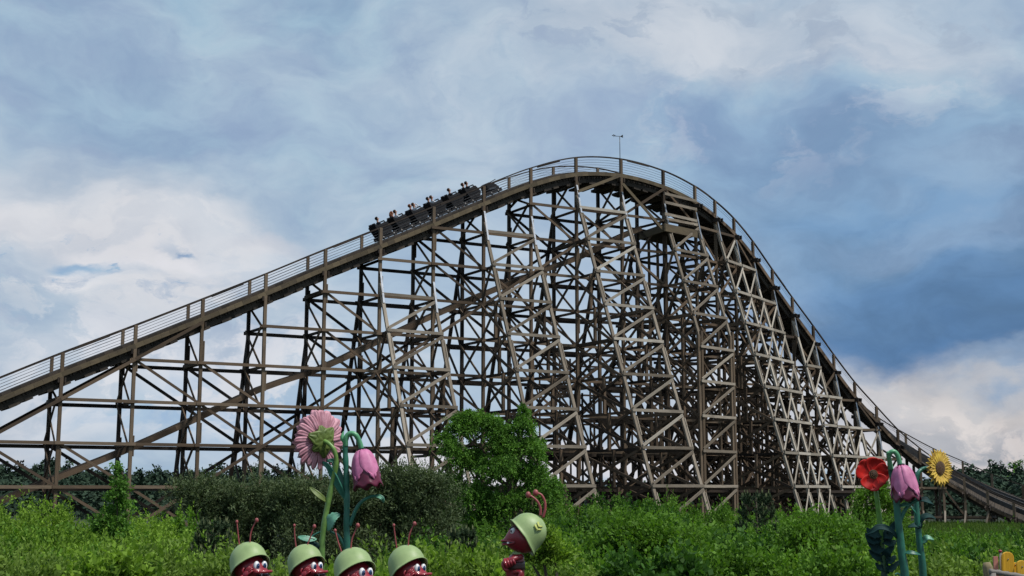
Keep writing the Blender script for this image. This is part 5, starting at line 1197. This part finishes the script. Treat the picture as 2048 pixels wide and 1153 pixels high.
# ---- pines
def needle_pine(u, vtop, vbot, Y, label, tip_mat, seed, nl=5, wid=.8):
    random.seed(seed); t = P(u, vtop, Y); g = ground_z(t.x, Y); H = t.z-g; root = empty('young_pine', (t.x, Y, g)); tag(root, label, 'tree', 'young pines')
    q = MB(); q.tube([(0, 0, 0), (.02, 0, H*.5), (0, 0, H*.97)], [.05, .035, .012], 8); q.build('trunk', M['bark'], root)
    pos = []; ax = []; tp = []; ta = []; q = MB()
    def needles(a, b_, n, ln):
        for _ in range(n):
            f = random.random(); c = a.lerp(b_, f); d = (b_-a).normalized(); r = Vector((random.gauss(0, 1), random.gauss(0, 1), random.gauss(0, 1))); pos.append(c); ax.append(d*.9 + r*.6)
    for L_i in range(nl):
        z = H*(.95 - .75*(L_i+.6)/nl) ; ln = wid*(.35 + .65*(L_i+1)/nl)*H/2.6; cnt = 5
        for k in range(cnt):
            an = 2*math.pi*k/cnt + L_i*1.1; d = Vector((math.cos(an), math.sin(an), .5)); a = Vector((0, 0, z)); m_ = a + d*ln*.6; e = m_ + Vector((d.x*.2, d.y*.2, .9))*ln*.55
            q.tube([a, m_, e], [.014, .01, .005], 5); needles(a.lerp(m_, .4), m_, 90, .1); needles(m_, e, 150, .1); tp.append(e); ta.append(Vector((0, 0, 1)))
            for s in (-1, 1):
                e2 = m_ + Vector((d.x*.3-s*d.y*.5, d.y*.3+s*d.x*.5, .6))*ln*.5; q.tube([m_, e2], [.008, .004], 5); needles(m_, e2, 110, .1); tp.append(e2); ta.append(Vector((0, 0, 1)))
    needles(Vector((0, 0, H*.6)), Vector((0, 0, H)), 260, .1); q.build('branch', M['bark'], root)
    p_ = np.array([tuple(v) for v in pos]); a_ = np.array([tuple(v) for v in ax]); n = len(p_)
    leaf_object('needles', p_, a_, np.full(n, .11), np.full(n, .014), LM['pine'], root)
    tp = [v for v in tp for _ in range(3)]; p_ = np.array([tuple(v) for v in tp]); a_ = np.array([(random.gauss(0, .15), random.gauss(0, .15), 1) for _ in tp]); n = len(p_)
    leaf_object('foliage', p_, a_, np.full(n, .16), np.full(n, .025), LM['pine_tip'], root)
needle_pine(1512, 988, 1100, 36, 'dark young pine standing in the thicket below the lattice legs', None, 21, wid=.9)
needle_pine(428, 1048, 1120, 30, 'young pine with pale upright shoots in front of the left willow', None, 22, nl=4, wid=1.1)
needle_pine(925, 1062, 1120, 30, 'low young pine below the birch', None, 24, nl=4, wid=1.0)
random.seed(99)
# ---- grass around the feet of the right end
N_ = 60000; rg = np.random.default_rng(5); uu = rg.uniform(1680, 2120, N_); yy = rg.uniform(46, 128, N_)
pp = np.stack([(uu-1024)/FPX*yy, yy, np.zeros(N_)-.02], 1); aa = np.stack([rg.normal(0, .3, N_), rg.normal(0, .3, N_), np.ones(N_)], 1); LL = .25+.5*rg.random(N_)
tag(leaf_object('grass', pp, aa, LL, LL*.09+.02, LM['grass']), 'long grass around the feet of the right end of the coaster', 'grass', kind='stuff')
# ---- far forest
ftop = vline([(-100, 938), (60, 940), (110, 925), (200, 945), (300, 946), (400, 948), (470, 938), (530, 940), (600, 962), (800, 968), (1100, 976), (1400, 974), (1480, 962), (1600, 968), (1700, 972), (1780, 962), (1850, 958), (1900, 945), (1950, 938), (2048, 938), (2150, 930)])
lst = []; tl_ = []
for i in range(420):
    u = -90 + 2250*(i+.5*random.random())/420; Y = random.uniform(240, 330); g = 0
    top = P(u, ftop(u) + random.uniform(-15, 13) + (12 if i % 3 else 0), Y); H = top.z; n = 110
    cz = np.linspace(.15, 1, n)**.8*H; rad = (1-(cz/H)**1.1)*2.6 + .12
    an = rg.uniform(0, 6.28, n); c = np.stack([top.x + np.cos(an)*rad*.5, Y + np.sin(an)*rad*.5, cz], 1)
    for _ in range(3):
        lst.append(c + rg.normal(size=c.shape)*.35); tl_.append(np.stack([np.cos(an), np.sin(an), np.full(n, .25)], 1) + rg.normal(size=c.shape)*.5)
p_ = np.concatenate(lst); a_ = np.concatenate(tl_); n = len(p_); LL = .45+.55*rg.random(n)
for (cnt, Ya, Yb_, add, hgt) in ((260, 150, 190, 26, 0), (200, 190, 235, 14, 0)):
    for i in range(cnt):
        u = -90 + 2250*(i+random.random())/cnt; Y = random.uniform(Ya, Yb_); top = P(u, min(992, ftop(u)+add+random.uniform(-6, 8)), Y); H = max(1.5, top.z); n = 100
        cz = np.linspace(.0, 1, n)*H; rad = (1-(cz/H)**2.5)*1.7+.2; an = rg.uniform(0, 6.28, n); c = np.stack([top.x+np.cos(an)*rad, Y+np.sin(an)*rad, cz], 1)
        lst.append(c); tl_.append(np.stack([np.cos(an), np.sin(an), np.full(n, .25)], 1)+rg.normal(size=c.shape)*.5)
p_ = np.concatenate(lst); a_ = np.concatenate(tl_); n = len(p_); LL = .45+.55*rg.random(n)
tag(leaf_object('far_forest', p_, a_, LL, LL*.6, LM['far']), 'dark pine forest along the horizon behind the coaster', 'forest', kind='stuff')
